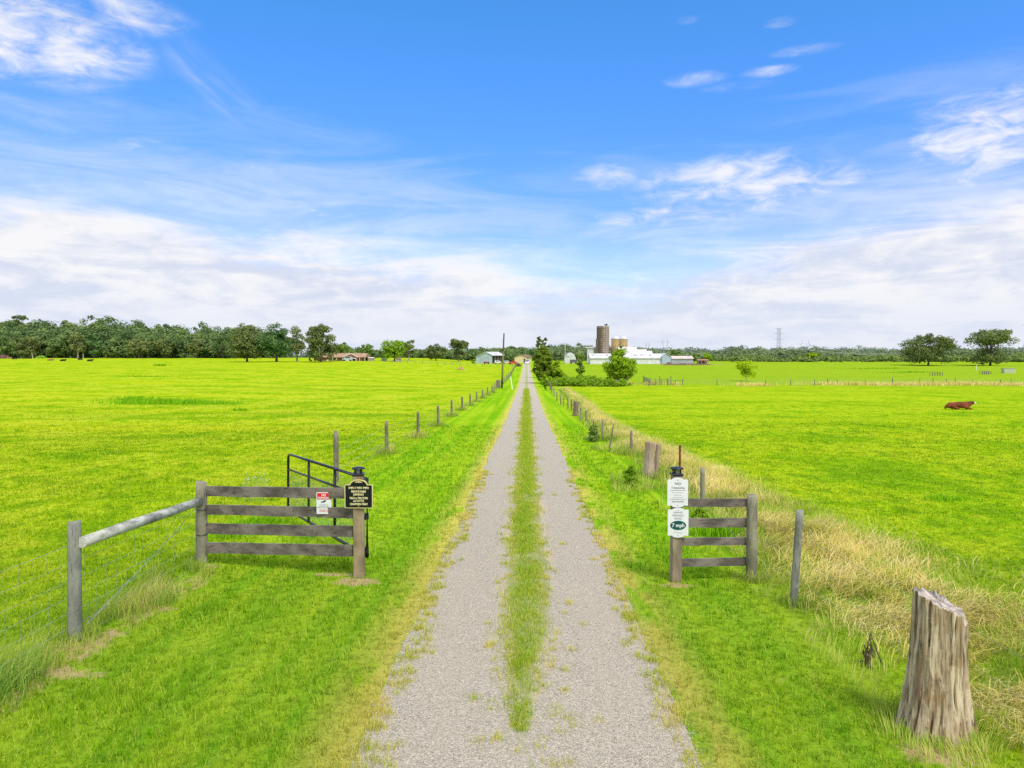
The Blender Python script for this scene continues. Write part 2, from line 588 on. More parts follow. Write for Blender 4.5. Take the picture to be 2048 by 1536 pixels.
# bare scuffed earth round the gate posts and along the wire fence, and in the gap of the cross fence
spots = [(712, 1164, .36, .22), (1353, 1172, .24, .13), (415, 1133, .24, .13), (150, 1295, .3, .16), (60, 1348, .75, .14), (290, 1218, .4, .13), (672, 1150, .34, .1), (1275, 768, 3., 1.2), (1880, 1508, .34, .2)]
tot = None
pn = t.m('MULTIPLY', t.m('SUBTRACT', t.noise(t.scale(p, (6, 6, 0)), 1., 5, .7), .5), 4.6)
for (px, py, rx, ry) in spots:
    q = G(px, py)
    e = t.m('ADD', t.m('POWER', t.m('DIVIDE', t.m('SUBTRACT', x, q.x), rx), 2.), t.m('POWER', t.m('DIVIDE', t.m('SUBTRACT', y, q.y), ry), 2.))
    k = t.ss(t.m('ADD', e, pn), 1.3, .4)
    tot = k if tot is None else t.m('MAXIMUM', tot, k)
fl = t.ss(t.m('ADD', t.m('ABSOLUTE', t.m('SUBTRACT', x, -4.78)), t.m('MULTIPLY', pn, .10)), .26, .06)
fl = t.m('MULTIPLY', fl, t.m('MULTIPLY', t.ss(y, 10.6, 9.8), t.ss(t.noise(t.scale(p, (1.1, .9, 0)), 1., 3, .6), .40, .52)))
tot = t.m('MAXIMUM', tot, fl)
c = t.mix(tot, c, t.mix(fn, (.27, .19, .08), (.56, .44, .22)))
# churned earth in front of the far barns
qa = xat(1370, 330)
e = t.m('ADD', t.m('POWER', t.m('DIVIDE', t.m('SUBTRACT', x, qa), 17.), 2.), t.m('POWER', t.m('DIVIDE', t.m('SUBTRACT', y, 318.), 12.), 2.))
c = t.mix(t.m('MULTIPLY', t.ss(t.m('ADD', e, pn), 1.2, .5), .8), c, (.36, .27, .12))
t.put(b.inputs['Base Color'], c)
b.inputs['Roughness'].default_value = .95
b.inputs['Specular IOR Level'].default_value = 0.
bump(t, b, t.m('ADD', fn, t.m('MULTIPLY', fb, 2.)), .8, .05)
tag(link('ground', me, m, None, True), kind='structure')

# ------------------------------------------------------------------ gravel drive
EDGE = 1.36


def edge_l(y): return -EDGE - .11 * (fbm(y * .9, y * 0 + 3.1, 3) - .5) * 2 - .02 * (fbm(y * 4, y * 0, 5) - .5)
def edge_r(y): return EDGE + .11 * (fbm(y * .9, y * 0 + 8.7, 4) - .5) * 2 + .02 * (fbm(y * 4, y * 0 + 2, 6) - .5)
def strip_half(y): return np.clip((y - 5.6) / 2.6, 0, 1) ** .6 * .29 + .05 * np.clip((y - 9) / 6, 0, 1)


yd = []
for a, b2 in zip(YL[:-1], YL[1:]):
    if b2 < 2 or a > 420: continue
    k = 2 if a < 60 else 1
    yd += list(np.linspace(a, b2, k, endpoint=False))
yd = np.array(yd)
K = np.array([0, .12, .3, .5, .7, .88, 1])
hz = np.interp(yd, YL, H(YL * 0, YL))
ex = edge_l(yd)[:, None] * (1 - K) + edge_r(yd)[:, None] * K
ez = hz[:, None] + .012 + np.array([0, 0, -.0, .018, -.0, 0, 0])[None]
dv = np.stack([ex, np.repeat(yd[:, None], 7, 1), ez], -1)
ii = np.arange(len(yd) - 1)[:, None] * 7 + np.arange(6)[None]
me = np_mesh('driveway', dv, [np.stack([ii, ii + 1, ii + 8, ii + 7], -1).reshape(-1, 4)])
m, t, b = new_mat('crushed_gravel')
p = pos(t)
x, y, z = t.sep(p)
vo = t.node('ShaderNodeTexVoronoi', {'Vector': t.scale(p, (1, 1, 0)), 'Scale': 88., 'Randomness': 1.})
vc = t.sep(vo.outputs['Color'])
vo2 = t.node('ShaderNodeTexVoronoi', {'Vector': t.scale(p, (1, 1, 0)), 'Scale': 165., 'Randomness': 1.})
vd = t.sep(vo2.outputs['Color'])
st = t.ramp(t.m('ADD', t.m('MULTIPLY', vc[0], .6), t.m('MULTIPLY', vd[0], .4)), [(.05, (.10, .088, .072)), (.27, (.31, .27, .22)), (.5, (.44, .395, .325)), (.72, (.58, .525, .435)), (.95, (.86, .80, .67))])
st = t.mix(t.m('MULTIPLY', vc[1], .25), st, (.50, .40, .28))
lo = t.noise(t.scale(p, (1.6, .35, 0)), 1., 5, .6)
st = t.mix(t.m('MULTIPLY', t.ss(lo, .4, .7), .3), st, (.54, .46, .35))
# beyond the reach of the eye the stones run together
st = t.mix(t.ss(y, 8, 45), st, t.mix(t.m('MULTIPLY', vc[0], .5), (.42, .375, .315), (.52, .465, .395)))
sn = t.noise(t.scale(p, (2.4, 1.1, 0)), 1., 5, .65)
sx = t.m('ABSOLUTE', t.m('ADD', x, t.m('MULTIPLY', t.m('SUBTRACT', sn, .5), .5)))
half = t.m('MULTIPLY', t.ss(y, 5.3, 9.5), .30)
stripm = t.ss(t.m('SUBTRACT', sx, half), .05, -.06)
tan = t.m('MULTIPLY', t.ss(t.m('SUBTRACT', sx, half), .17, .02), t.ss(t.noise(t.scale(p, (1.2, .5, 0)), 1., 3, .6), .46, .58))
tan = t.m('MULTIPLY', tan, t.ss(y, 5.4, 7.))
st = t.mix(t.m('MULTIPLY', tan, .7), st, t.mix(vd[0], (.55, .42, .24), (.72, .58, .36)))
gg = t.node('ShaderNodeGroup'); gg.node_tree = GG
st = t.mix(t.m('MULTIPLY', stripm, .85), st, t.mix(sn, (.16, .27, .02), (.40, .40, .08)))
st = t.mix(1., t.mix(.12, st, (.72, .68, .60)), (1., .985, .92), 'MULTIPLY')
t.put(b.inputs['Base Color'], st)
b.inputs['Roughness'].default_value = .95
bump(t, b, t.m('ADD', t.m('MULTIPLY', vo.outputs['Distance'], -1.), t.m('MULTIPLY', vo2.outputs['Distance'], -.5)), .7, .02)
tag(link('driveway', me, m, None, True), kind='structure')

# loose stones on the near gravel and along its ragged edges
n = 12000
yy = 4.4 + (NP.random(n) ** 1.5) * 14
xx = np.where(NP.random(n) < .8, NP.uniform(-1.4, 1.4, n), NP.normal(0, .05, n) + np.where(NP.random(n) < .5, -1.36, 1.36))
keep = np.abs(xx) > strip_half(yy) * .7
xx, yy = xx[keep], yy[keep]; n = len(xx)
oc = np.array([(1, 0, 0), (-.8, .5, 0), (-.6, -.8, 0), (.1, .1, .8), (.5, .8, .1)])
sc = NP.uniform(.003, .0065, n)
an = NP.uniform(0, 6.28, n)
v0 = oc[None] * sc[:, None, None] * NP.uniform(.7, 1.3, (n, 5, 3))
ca, sa_ = np.cos(an)[:, None], np.sin(an)[:, None]
vx = v0[..., 0] * ca - v0[..., 1] * sa_; vy = v0[..., 0] * sa_ + v0[..., 1] * ca
gz = np.interp(yy, YL, H(YL * 0, YL)) + .015
vv = np.stack([vx + xx[:, None], vy + yy[:, None], v0[..., 2] + gz[:, None]], -1)
tri = np.array([(0, 4, 3), (4, 1, 3), (1, 2, 3), (2, 0, 3)])
me = np_mesh('loose_gravel', vv, [(np.arange(n)[:, None, None] * 5 + tri[None]).reshape(-1, 3)])
m, t, b = new_mat('loose_stone')
r = t.node('ShaderNodeNewGeometry').outputs['Random Per Island']
t.put(b.inputs['Base Color'], t.ramp(r, [(0, (.09, .08, .075)), (.3, (.28, .25, .225)), (.7, (.48, .44, .39)), (1, (.78, .74, .66))]))
b.inputs['Roughness'].default_value = .9
tag(link('loose_gravel', me, m), kind='stuff')


# ------------------------------------------------------------------ grass blades
def blades(name, mat, x, y, h, w, lean, az=None, seg=1, zoff=0., droop=.35):
    n = len(x)
    if az is None: az = NP.uniform(0, 2 * np.pi, n)
    z = H(x, y) + zoff - .004
    fa = az + NP.normal(0, .5, n) + np.pi / 2
    pxv = np.stack([np.cos(fa), np.sin(fa), np.zeros(n)], -1) * (w / 2)[:, None]
    ld = np.stack([np.cos(az), np.sin(az), np.zeros(n)], -1)
    base = np.stack([x, y, z], -1)
    up = np.array([0, 0, 1.])
    if seg == 1:
        tip = base + up * (h * np.cos(lean))[:, None] + ld * (h * np.sin(lean))[:, None]
        V = np.stack([base - pxv, base + pxv, tip], 1)
        f = [np.arange(n * 3).reshape(n, 3)]
    else:
        rows = []
        p = base.copy(); th = lean * .3
        for k in range(seg):
            wk = (1 - (k / seg) ** 1.7)
            rows += [p - pxv * wk, p + pxv * wk]
            p = p + up * (h / seg * np.cos(th))[:, None] + ld * (h / seg * np.sin(th))[:, None]
            th = th + lean * (1.4 / seg) + droop / seg
        tip = np.maximum(p, base + up * .01)
        V = np.stack(rows + [tip], 1)
        q = seg * 2 + 1
        o = np.arange(n)[:, None] * q
        quads = [o + np.array([[2 * k, 2 * k + 1, 2 * k + 3, 2 * k + 2]]) for k in range(seg - 1)]
        f = [np.concatenate(quads)] if quads else []
        f.append(o + np.array([[2 * seg - 2, 2 * seg - 1, 2 * seg]]))
    o = link(name, np_mesh(name, V, f), mat)
    return tag(o, kind='stuff')


def scatter(n, d0, d1, spread=.9):
    d = d0 * (d1 / d0) ** NP.random(n)
    return NP.uniform(-spread, spread, n) * d, d


LF, RF = -4.95, 3.25           # the two fence lines beside the drive
M_lawn = grass_mat('lawn_blades')
M_past = grass_mat('pasture_blades', (.37, .57, .01), .3, dryness=.08, dk=.42)
N = 430000
x, y = scatter(N // 6, 4.0, 42)
x = np.repeat(x, 6); y = np.repeat(y, 6)
x = x + NP.normal(0, .018, len(x)) * (y / 6) ** .7; y = y + NP.normal(0, .018, len(y)) * (y / 6) ** .7
N = len(x)
lawn = (x > LF - .1) & (x < RF - .1)
el, er = edge_l(y), edge_r(y)
nn = (fbm(x * 2.3, y * 1.2, 21) - .5)
rag = NP.normal(0, .045, N) + nn * .42 + (fbm(x * .8, y * .45, 22) - .5) * .3
off = lawn & ((x < el + rag) | (x > er + rag))
kx, ky = x[off], y[off]
near = np.clip((np.minimum(np.abs(kx - edge_l(ky)), np.abs(kx - edge_r(ky)))) / .5, 0, 1)
keep = NP.random(len(kx)) < .45 + .55 * near
# fewer blades where the earth is bare
for (px, py, rx, ry) in spots:
    q = G(px, py)
    e = ((kx - q.x) / rx) ** 2 + ((ky - q.y) / ry) ** 2 + (fbm(kx * 6, ky * 6, 9) - .5) * 3.4
    keep &= (e > 1.0) | (NP.random(len(kx)) < .3)
kx, ky = kx[keep], ky[keep]; n = len(kx)
patch = fbm(kx * .8, ky * .8, 31)
hh = (.03 + .06 * patch) * NP.uniform(.5, 1.7, n) * (1 + ky / 60)
blades('lawn_grass', M_lawn, kx, ky, hh, .0062 * (ky / 6) ** .85 * NP.uniform(.7, 1.4, n), NP.uniform(.1, 1.05, n))
# pasture on both sides
far_x, far_y = scatter(260000, 8, 120, .85)
px_ = np.concatenate([x[~lawn], far_x]); py_ = np.concatenate([y[~lawn], far_y])
out = (px_ < LF - .05) | (px_ > RF + .1)
cap = NP.random(len(py_)) > (py_ - 40) / 40
px_, py_ = px_[out & cap], py_[out & cap]; n = len(px_)
patch = fbm(px_ * .45, py_ * .45, 41)
hh = (.03 + .06 * patch ** 1.5) * NP.uniform(.6, 1.5, n) * (1 + np.minimum(py_, 60) / 90)
hh *= np.where(px_ < 0, 1.15, .9)
blades('pasture_grass', M_past, px_, py_, hh, .0066 * (py_ / 6) ** .9 * NP.uniform(.7, 1.4, n), NP.uniform(.3, 1.35, n))
# strip of grass between the wheel tracks
n = 80000
y = 5.75 * (110 / 5.75) ** NP.random(n)
sh = strip_half(y)
cx = (fbm(y * .5, y * 0 + 5, 51) - .5) * .16 - .02
hw = sh * (1 + (fbm(y * 1.6, y * 0 + 1, 52) - .5) * 1.1)
x = cx + NP.normal(0, .48, n) * hw
k = fbm(x * 3.2, y * 1.5, 53) + .10 * NP.normal(0, 1, n) > np.interp(y, [5.5, 7, 10, 20], [.50, .45, .36, .28])
x, y = x[k], y[k]; n = len(x)
hh = (.025 + .06 * fbm(x * 2, y * 2, 54)) * NP.uniform(.5, 1.5, n) * (1 + y / 60)
blades('drive_strip_grass', grass_mat('strip_blades', (.32, .50, .02), .5, dryness=.34, dk=.45), x, y, hh, .0045 * (y / 6) ** .85 * NP.uniform(.7, 1.4, n), NP.uniform(.2, 1.2, n), seg=2, zoff=.015)
# flat straggling tufts creeping over the edges of the gravel
n = 620
ty = 5 * (22 / 5) ** NP.random(n)
side = NP.random(n)
tx = np.where(side < .4, edge_l(ty) + np.abs(NP.normal(0, .13, n)), np.where(side < .7, edge_r(ty) - np.abs(NP.normal(0, .10, n)), NP.normal(0, .28, n)))
rep = NP.integers(14, 40, n)
x = np.repeat(tx, rep) + NP.normal(0, .035, rep.sum()); y = np.repeat(ty, rep) + NP.normal(0, .035, rep.sum()); n = len(x)
M_stale = blade_mat('creeping_blades', [(.22, .40, .015), (.44, .50, .04), (.68, .58, .13), (.74, .60, .22)])
blades('edge_tufts', M_stale, x, y, NP.uniform(.04, .12, n), .005 * (y / 6) ** .7, NP.uniform(.7, 1.45, n), seg=2, zoff=.012)

# tall dry grass along the right-hand fence: a band that widens towards the camera
band_c = [(1118, 772), (1160, 805), (1200, 845), (1250, 880), (1340, 925), (1440, 985), (1560, 1050), (1680, 1120), (1800, 1200), (1990, 1290), (2150, 1400)]
band_w = [.5, .5, .5, .55, .6, .8, 1.0, 1.25, 1.5, 1.5, 1.3]
bp = [G(*q) for q in band_c]
by = np.array([q.y for q in bp])[::-1]; bx = np.array([q.x for q in bp])[::-1]; bw = np.array(band_w)[::-1]
M_dry = blade_mat('dry_blades', [(.36, .48, .03), (.62, .60, .10), (.86, .68, .22), (.95, .78, .36), (.97, .86, .48)])
M_rank = blade_mat('rank_blades', [(.13, .30, .02), (.25, .44, .03), (.42, .54, .07), (.62, .58, .16), (.80, .66, .30)])
n = 78000
y = 5.0 * (105 / 5.0) ** NP.random(n)
x = np.interp(y, by, bx) + NP.normal(0, .52, n) * np.interp(y, by, bw)
cl = fbm(x * 1.3, y * 1.3, 61)
k = (cl > np.interp(y, [6, 12, 20], [.43, .46, .47])) & (x > np.interp(y, [5, 9, 14, 100], [3.9, 3.5, 3.3, 3.3]))
x, y, cl = x[k], y[k], cl[k]; n = len(x)
hh = np.interp(y, [5, 10, 20, 100], [.34, .40, .52, .62]) * NP.uniform(.45, 1.2, n) * (.5 + cl)
az = NP.normal(-.9, 1.0, n) + (fbm(x * .7, y * .7, 62) - .5) * 7
blades('tall_dry_grass', M_dry, x, y, hh, .006 * (y / 7) ** .75 * NP.uniform(.6, 1.4, n), NP.uniform(.15, 1.0, n) + np.interp(y, [6, 20], [.95, .1]), az, seg=3, droop=.6)
n = 75000
y = 4.6 * (105 / 4.6) ** NP.random(n)
x = np.interp(y, by, bx) - np.interp(y, [5, 10, 20, 100], [.05, .2, .15, .1]) + NP.normal(0, .75, n) * np.interp(y, by, bw)
cl = fbm(x * 1.5 + 9, y * 1.5, 63)
k = (cl > .40) & (x > np.interp(y, [5, 9, 14, 100], [3.0, 3.1, 2.95, 3.0]))
x, y, cl = x[k], y[k], cl[k]
for (px, py, rr_, c_) in ((1870, 1464, .36, 1500), (1590, 1210, .16, 260), (1503, 1160, .2, 260), (1302, 955, .45, 700), (1263, 908, .5, 600), (1218, 900, .5, 400), (1205, 880, .7, 500), (1245, 975, .7, 900)):
    q = G(px, py); an = NP.uniform(0, 6.28, c_); rd = rr_ * np.abs(NP.normal(1, .28, c_))
    x = np.concatenate([x, q.x + rd * np.cos(an)]); y = np.concatenate([y, q.y + rd * np.sin(an)]); cl = np.concatenate([cl, NP.uniform(.25, .6, c_)])
k = x > 2.3
x, y, cl = x[k], y[k], cl[k]; n = len(x)
hh = np.interp(y, [5, 10, 20, 100], [.17, .24, .42, .6]) * NP.uniform(.4, 1.3, n) * (.4 + cl)
az = (fbm(x * .8, y * .8, 64) - .5) * 14
blades('rank_fence_grass', M_rank, x, y, hh, .006 * (y / 7) ** .75 * NP.uniform(.6, 1.4, n), NP.uniform(.3, 1.2, n), az, seg=3)
# dark rank grass leaning out from under the left wire fence
n = 5500
y = NP.uniform(4.2, 10.5, n); x = -4.98 + NP.normal(.02, .17, n)
k = fbm(x * .9 + 4, y * .9, 75) > .52
x, y = x[k], y[k]; n = len(x)
blades('rank_fence_tufts', blade_mat('blue_green_blades', [(.11, .28, .03), (.20, .42, .04), (.34, .50, .09), (.55, .58, .18)]), x, y, NP.uniform(.15, .45, n), .0075 * (y / 7) ** .75, NP.uniform(.4, 1.3, n), NP.normal(.3, 1.2, n), seg=3)
# rank growth under the left wire fence, and tufts round the posts up the drive
n = 9000
y = NP.uniform(4.2, 10.8, n); x = LF + NP.normal(-.12, .2, n)
k = fbm(x * 2, y * 1.1, 71) > .45
x, y = x[k], y[k]; n = len(x)
hh = NP.uniform(.12, .5, n) * fbm(x * 1.5, y * 1.5, 72) * 1.5
xs, ys, hs = [x], [y], [hh]
LPOST = [(672, 985), (773, 908), (836, 876), (876, 853), (903, 833), (924, 821), (940, 812), (953, 804), (965, 797), (975, 791), (984, 786)]
for i, q in enumerate(LPOST):
    g0 = G(*q); c_ = 420 if i < 6 else 260
    xs.append(g0.x + NP.normal(0, .22, c_) * (1 + i * .03)); ys.append(g0.y + NP.normal(0, .3, c_)); hs.append(NP.uniform(.1, .55, c_))
x, y, hh = np.concatenate(xs), np.concatenate(ys), np.concatenate(hs); n = len(x)
blades('left_fence_grass', M_rank, x, y, hh, .005 * (y / 7) ** .8, NP.uniform(.2, 1.0, n), seg=3)
# pale seeding grass along the far cross fence
n = 26000
x = NP.uniform(4, 150, n); CFY = 131.
y = CFY + NP.normal(0, 1.0, n) + .4
k = fbm(x * .12, y * .3, 81) > .36
k &= ~((x > xat(1262, CFY)) & (x < xat(1290, CFY)))
x, y = x[k], y[k]; n = len(x)
blades('cross_fence_grass', M_dry, x, y, NP.uniform(.3, 1.0, n), NP.uniform(.05, .12, n), NP.uniform(.1, .8, n), seg=2)
# coarse weed patches in the left pasture
pts = [(325, 808, 4.2, 1.6, 1500, .62), (268, 800, 2, .8, 300, .5), (440, 808, 2.0, .7, 250, .4), (480, 822, .9, .3, 120, .3), (290, 754, 6, .8, 160, .5), (322, 732, 2.5, 1, 130, .9), (520, 1050, .5, .35, 500, .22), (455, 1075, .4, .25, 300, .18),
       (1440, 1070, .6, .4, 600, .35), (1890, 1000, .5, .3, 250, .14), (1820, 745, 9, 2, 300, .5), (1750, 738, 14, 2, 300, .6)]
xs, ys, hs = [], [], []
for (px, py, rx, ry, c_, hm) in pts:
    g0 = G(px, py)
    xs.append(g0.x + NP.normal(0, rx * .5, c_)); ys.append(g0.y + NP.normal(0, ry * .5, c_)); hs.append(NP.uniform(.4, 1.2, c_) * hm)
x, y, hh = np.concatenate(xs), np.concatenate(ys), np.concatenate(hs); n = len(x)
blades('pasture_weeds', blade_mat('weed_blades', [(.14, .36, .01), (.24, .52, .012), (.34, .60, .02)]), x, y, hh, .012 * (y / 7) ** .8, NP.uniform(.2, 1.1, n), seg=2)
# ------------------------------------------------------------------ materials of the things
M_board = wood('weathered_board', (.095, .08, .07), (.24, .205, .175), axis=0, dark=(.03, .025, .023))
M_round = wood('grey_green_post', (.17, .16, .11), (.31, .29, .215), dark=(.05, .045, .03), lichen=(.30, .33, .15))
M_grey = wood('silver_post', (.15, .155, .135), (.30, .30, .255), dark=(.045, .045, .04), lichen=(.30, .34, .25))
M_sq = wood('brown_square_post', (.19, .14, .08), (.36, .28, .18), dark=(.07, .048, .03), scale=9)
M_sq2 = wood('greyed_square_post', (.17, .125, .08), (.34, .28, .20), dark=(.06, .045, .03), scale=9)
M_old = wood('old_fence_post', (.15, .125, .10), (.25, .215, .17), dark=(.06, .05, .04))
M_rail = wood('peeling_rail', (.20, .20, .18), (.56, .56, .50), axis=1, dark=(.07, .07, .065), lichen=(.44, .46, .30))
M_log = wood('bare_log', (.34, .25, .18), (.50, .39, .31), dark=(.13, .09, .065), scale=6)
M_darklog = wood('dark_log', (.20, .14, .11), (.30, .22, .18), dark=(.07, .05, .04), scale=6)
M_black = simple('black_steel', (.012, .012, .014), .35, spec=.5, var=.3)
M_wire = simple('galvanised_wire', (.38, .40, .39), .5, .4)
M_rust = simple('rusty_steel', (.24, .075, .025), .8, 0, .5, 40)
M_white = simple('white_paint', (.78, .80, .82), .45, var=.04)
M_gold = simple('gold_paint', (.72, .62, .27), .5, var=.05)
M_goldt = simple('gold_lettering', (.95, .86, .46), .5, var=.03)
M_blackp = simple('black_sign_face', (.008, .012, .012), .4, var=.1)
M_red = simple('red_sign_ink', (.75, .02, .03), .5, var=.05)
M_navy = simple('navy_ink', (.03, .05, .10), .5, var=.05)
M_ink = simple('grey_ink', (.12, .13, .14), .5, var=.05)
M_palei = simple('pale_ink', (.45, .50, .50), .5, var=.05)
M_green = simple('green_oval', (.004, .09, .075), .4, var=.05)
M_glass = simple('dark_glass', (.02, .025, .03), .12, spec=.6, var=.1)
M_tyre = simple('tyre_rubber', (.015, .015, .016), .8)
M_lens = simple('lamp_lens', (.35, .36, .34), .25, spec=.6)


def txt(lines, mat, name, parent, y):
    """lettering: (string, centre x, base z, cap height, width scale, fatten) as one mesh facing -y"""
    vs, fs = [], []
    for (s_, cx, bz, ch, ws, fat) in lines:
        cu = bpy.data.curves.new('t', 'FONT'); cu.body = s_
        cu.align_x = 'CENTER'; cu.size = 1; cu.offset = fat; cu.resolution_u = 3
        o = bpy.data.objects.new('t', cu); COL.objects.link(o)
        dg = bpy.context.evaluated_depsgraph_get()
        me = bpy.data.meshes.new_from_object(o.evaluated_get(dg))
        k = ch / .69; n0 = len(vs)
        vs += [(cx + v.co.x * k * ws, y, bz + v.co.y * k) for v in me.vertices]
        fs += [tuple(i + n0 for i in p.vertices) for p in me.polygons]
        bpy.data.objects.remove(o); bpy.data.curves.remove(cu); bpy.data.meshes.remove(me)
    off = wloc(parent)
    me = bpy.data.meshes.new(name)
    me.from_pydata([(v[0] - off.x, v[1] - off.y, v[2] - off.z) for v in vs], [], fs)
    return link(name, me, mat, parent)


def wob(base, top, r, n=10, rings=9, seed=0, taper=.94):
    """a round post, slightly uneven"""
    rg = random.Random(seed)
    base, top = Vector(base), Vector(top)
    mb = MB(); ax = top - base
    vs = []
    ph = [rg.uniform(0, 6) for _ in range(3)]
    for i in range(rings + 1):
        f = i / rings
        rr = r * (1 + (taper - 1) * f)
        if i == rings: rr *= .93
        c = base + ax * f
        for k in range(n):
            a = 2 * math.pi * k / n
            q = rr * (1 + .035 * math.sin(2 * a + ph[0]) + .03 * math.sin(3 * a + ph[1] + f * 2) + rg.uniform(-.015, .015))
            vs.append(c + Vector((q * math.cos(a), q * math.sin(a), .012 * math.sin(a + ph[2]) if i == rings else 0)))
    fs = [(i * n + k, i * n + (k + 1) % n, (i + 1) * n + (k + 1) % n, (i + 1) * n + k) for i in range(rings) for k in range(n)]
    fs += [tuple(range(rings * n, rings * n + n)), tuple(reversed(range(n)))]
    return mb.add(vs, fs)


def post_px(bpx, bpy_, tpx, tpy, wpx, seed=0, n=10):
    b = G(bpx, bpy_); tp = W(tpx, tpy, b.y)
    b2 = b + (b - tp) * (.12 / max(.3, (tp - b).length))
    return wob(b2, tp, wpx / 2 / F * b.y, n=n, seed=seed), b


def cambox(a, b2, hgt, th):
    """plank from a to b2 (bottom edge points), standing on edge"""
    a, b2 = Vector(a), Vector(b2)
    d = (b2 - a); side = Vector((-d.y, d.x, 0)).normalized() * th / 2
    mb = MB(); vs = []; fs = []
    N_ = 8
    for i in range(N_ + 1):
        p = a + d * (i / N_); wv = .004 * math.sin(i * 1.7 + a.z * 9)
        vs += [p - side + Vector((0, 0, wv)), p + side + Vector((0, 0, wv)), p + side + Vector((0, 0, hgt + wv * .4)), p - side + Vector((0, 0, hgt + wv * .4))]
    for i in range(N_):
        for k in range(4): fs.append((i * 4 + k, i * 4 + (k + 1) % 4, i * 4 + 4 + (k + 1) % 4, i * 4 + 4 + k))
    fs += [(3, 2, 1, 0), tuple(range(N_ * 4, N_ * 4 + 4))]
    return mb.add(vs, fs)


# ------------------------------------------------------------------ gateway: left board fence
gpL, gpS = G(403, 1128), G(716, 1157)
t_ = thing('board_fence', G(560, 1140), 'four-board brown fence panel between a round post and the lantern post, left of the drive', 'fence', 'board fences of the gateway')
mb, _ = post_px(403, 1128, 402.5, 963.5, 22, 1, 16); mb.build('round_post', M_round, t_, True)
for zf in (1018, 1068):
    c_ = W(403, zf, gpL.y); a_ = [c_ + Vector((.088 * math.cos(k * .3927), .088 * math.sin(k * .3927), 0)) for k in range(17)]
    MB().tube(a_, .005, 5, False).build('tie_wire', M_black, t_)
SQ = .158
ztop = zat(953, gpS.y)
MB().bbox((gpS.x, gpS.y + SQ / 2, (ztop + gpS.z - .15) / 2), (SQ, SQ, ztop - gpS.z + .15), rz=.16, b=.01).build('square_post', M_sq, t_)
LB = [(974.6, 992, 980, 997.5), (1012, 1028.5, 1018.6, 1036), (1049.8, 1067, 1055.8, 1074), (1088, 1105.6, 1094.9, 1112.5)]
for (a1, a2, b1, b2) in LB:
    A, B = W(413.5, a2, gpL.y), W(706, b2, gpS.y + SQ * .45)
    cambox(A, B, zat(a1, gpL.y) - A.z, .038).build('board', M_board, t_)

# right board fence
gsR, grR = G(1353.5, 1167), G(1503, 1160)
t_ = thing('board_fence', G(1430, 1165), 'short four-board brown fence panel beside the white signs, right of the drive', 'fence', 'board fences of the gateway')
mb, _ = post_px(1503, 1161, 1504, 991, 23, 2, 16); mb.build('round_post', M_round, t_, True)
zr = zat(951, gsR.y)
MB().bbox((gsR.x, gsR.y + SQ / 2, (zr + gsR.z - .15) / 2), (.142, .142, zr - gsR.z + .15), rz=.06, b=.008).build('square_post', M_sq2, t_)
RB = [(996, 1013.4, 996.5, 1013.4), (1035.4, 1054.6, 1036, 1054), (1073.8, 1090.7, 1072.9, 1089.8), (1116, 1133.6, 1112.5, 1130.5)]
for (a1, a2, b1, b2) in RB:
    A, B = W(1361, a2, gsR.y + .07), W(1494, b2, grR.y)
    cambox(A, B, zat(a1, gsR.y + .07) - A.z, .038).build('board', M_board, t_)

# lamps on the two square posts
for (q, zt, wd_, rz, lab) in ((gpS, ztop, .158, .16, 'black solar lamp capping the post that carries the black sign'), (gsR, zr, .142, .06, 'black solar lamp capping the post that carries the two white signs')):
    c_ = Vector((q.x, q.y + SQ / 2, zt))
    l_ = thing('post_lamp', c_, lab, 'lamp', 'lamps on the gate posts', rz)
    o = MB().bbox(c_ + Vector((0, 0, .014)), (wd_ + .016, wd_ + .016, .03), b=.006).build('collar', M_black, l_)
    o = MB().lathe(c_ + Vector((0, 0, .029)), [(.042, 0), (.040, .06)], 12).build('lens', M_lens, l_)
    for k in range(4):
        a_ = math.pi / 4 + k * math.pi / 2
        MB().box(c_ + Vector((.062 * math.cos(a_), .062 * math.sin(a_), .058)), (.016, .016, .06), rz=a_).build('bracket', M_black, l_)
    MB().lathe(c_ + Vector((0, 0, .088)), [(.07, 0), (.098, .004), (.100, .014), (.085, .024), (.03, .034)], 20).build('cap', M_black, l_, True)

# black and gold sign
yS = gpS.y - .022
c0 = W(717.6, 1016.5, yS); kx = yS / F
PU = lambda v: v / 9.6 * kx        # one unit of the enlarged view


def arch(w, hsh, dw, dh, r=.02, bot=False):
    """board with a domed top (and dipped bottom)"""
    p = []
    for k in range(5): a_ = math.pi + k * math.pi / 8; p.append((-w / 2 + r + r * math.cos(a_), r + r * math.sin(a_)))
    if bot:
        for k in range(9): a_ = math.pi + (k + .0) * math.pi / 8; p.append((dw / 2 * math.cos(a_), bot * math.sin(a_) if 0 < k < 8 else 0))
    for k in range(5): a_ = 1.5 * math.pi + k * math.pi / 8; p.append((w / 2 - r + r * math.cos(a_), r + r * math.sin(a_)))
    for k in range(5): a_ = k * math.pi / 8; p.append((w / 2 - r + r * math.cos(a_), hsh - r + r * math.sin(a_)))
    for k in range(13): a_ = k * math.pi / 12; p.append((dw / 2 * math.cos(a_), hsh + dh * math.sin(a_)))
    for k in range(5): a_ = math.pi / 2 + k * math.pi / 8; p.append((-w / 2 + r + r * math.cos(a_), hsh - r + r * math.sin(a_)))
    return p


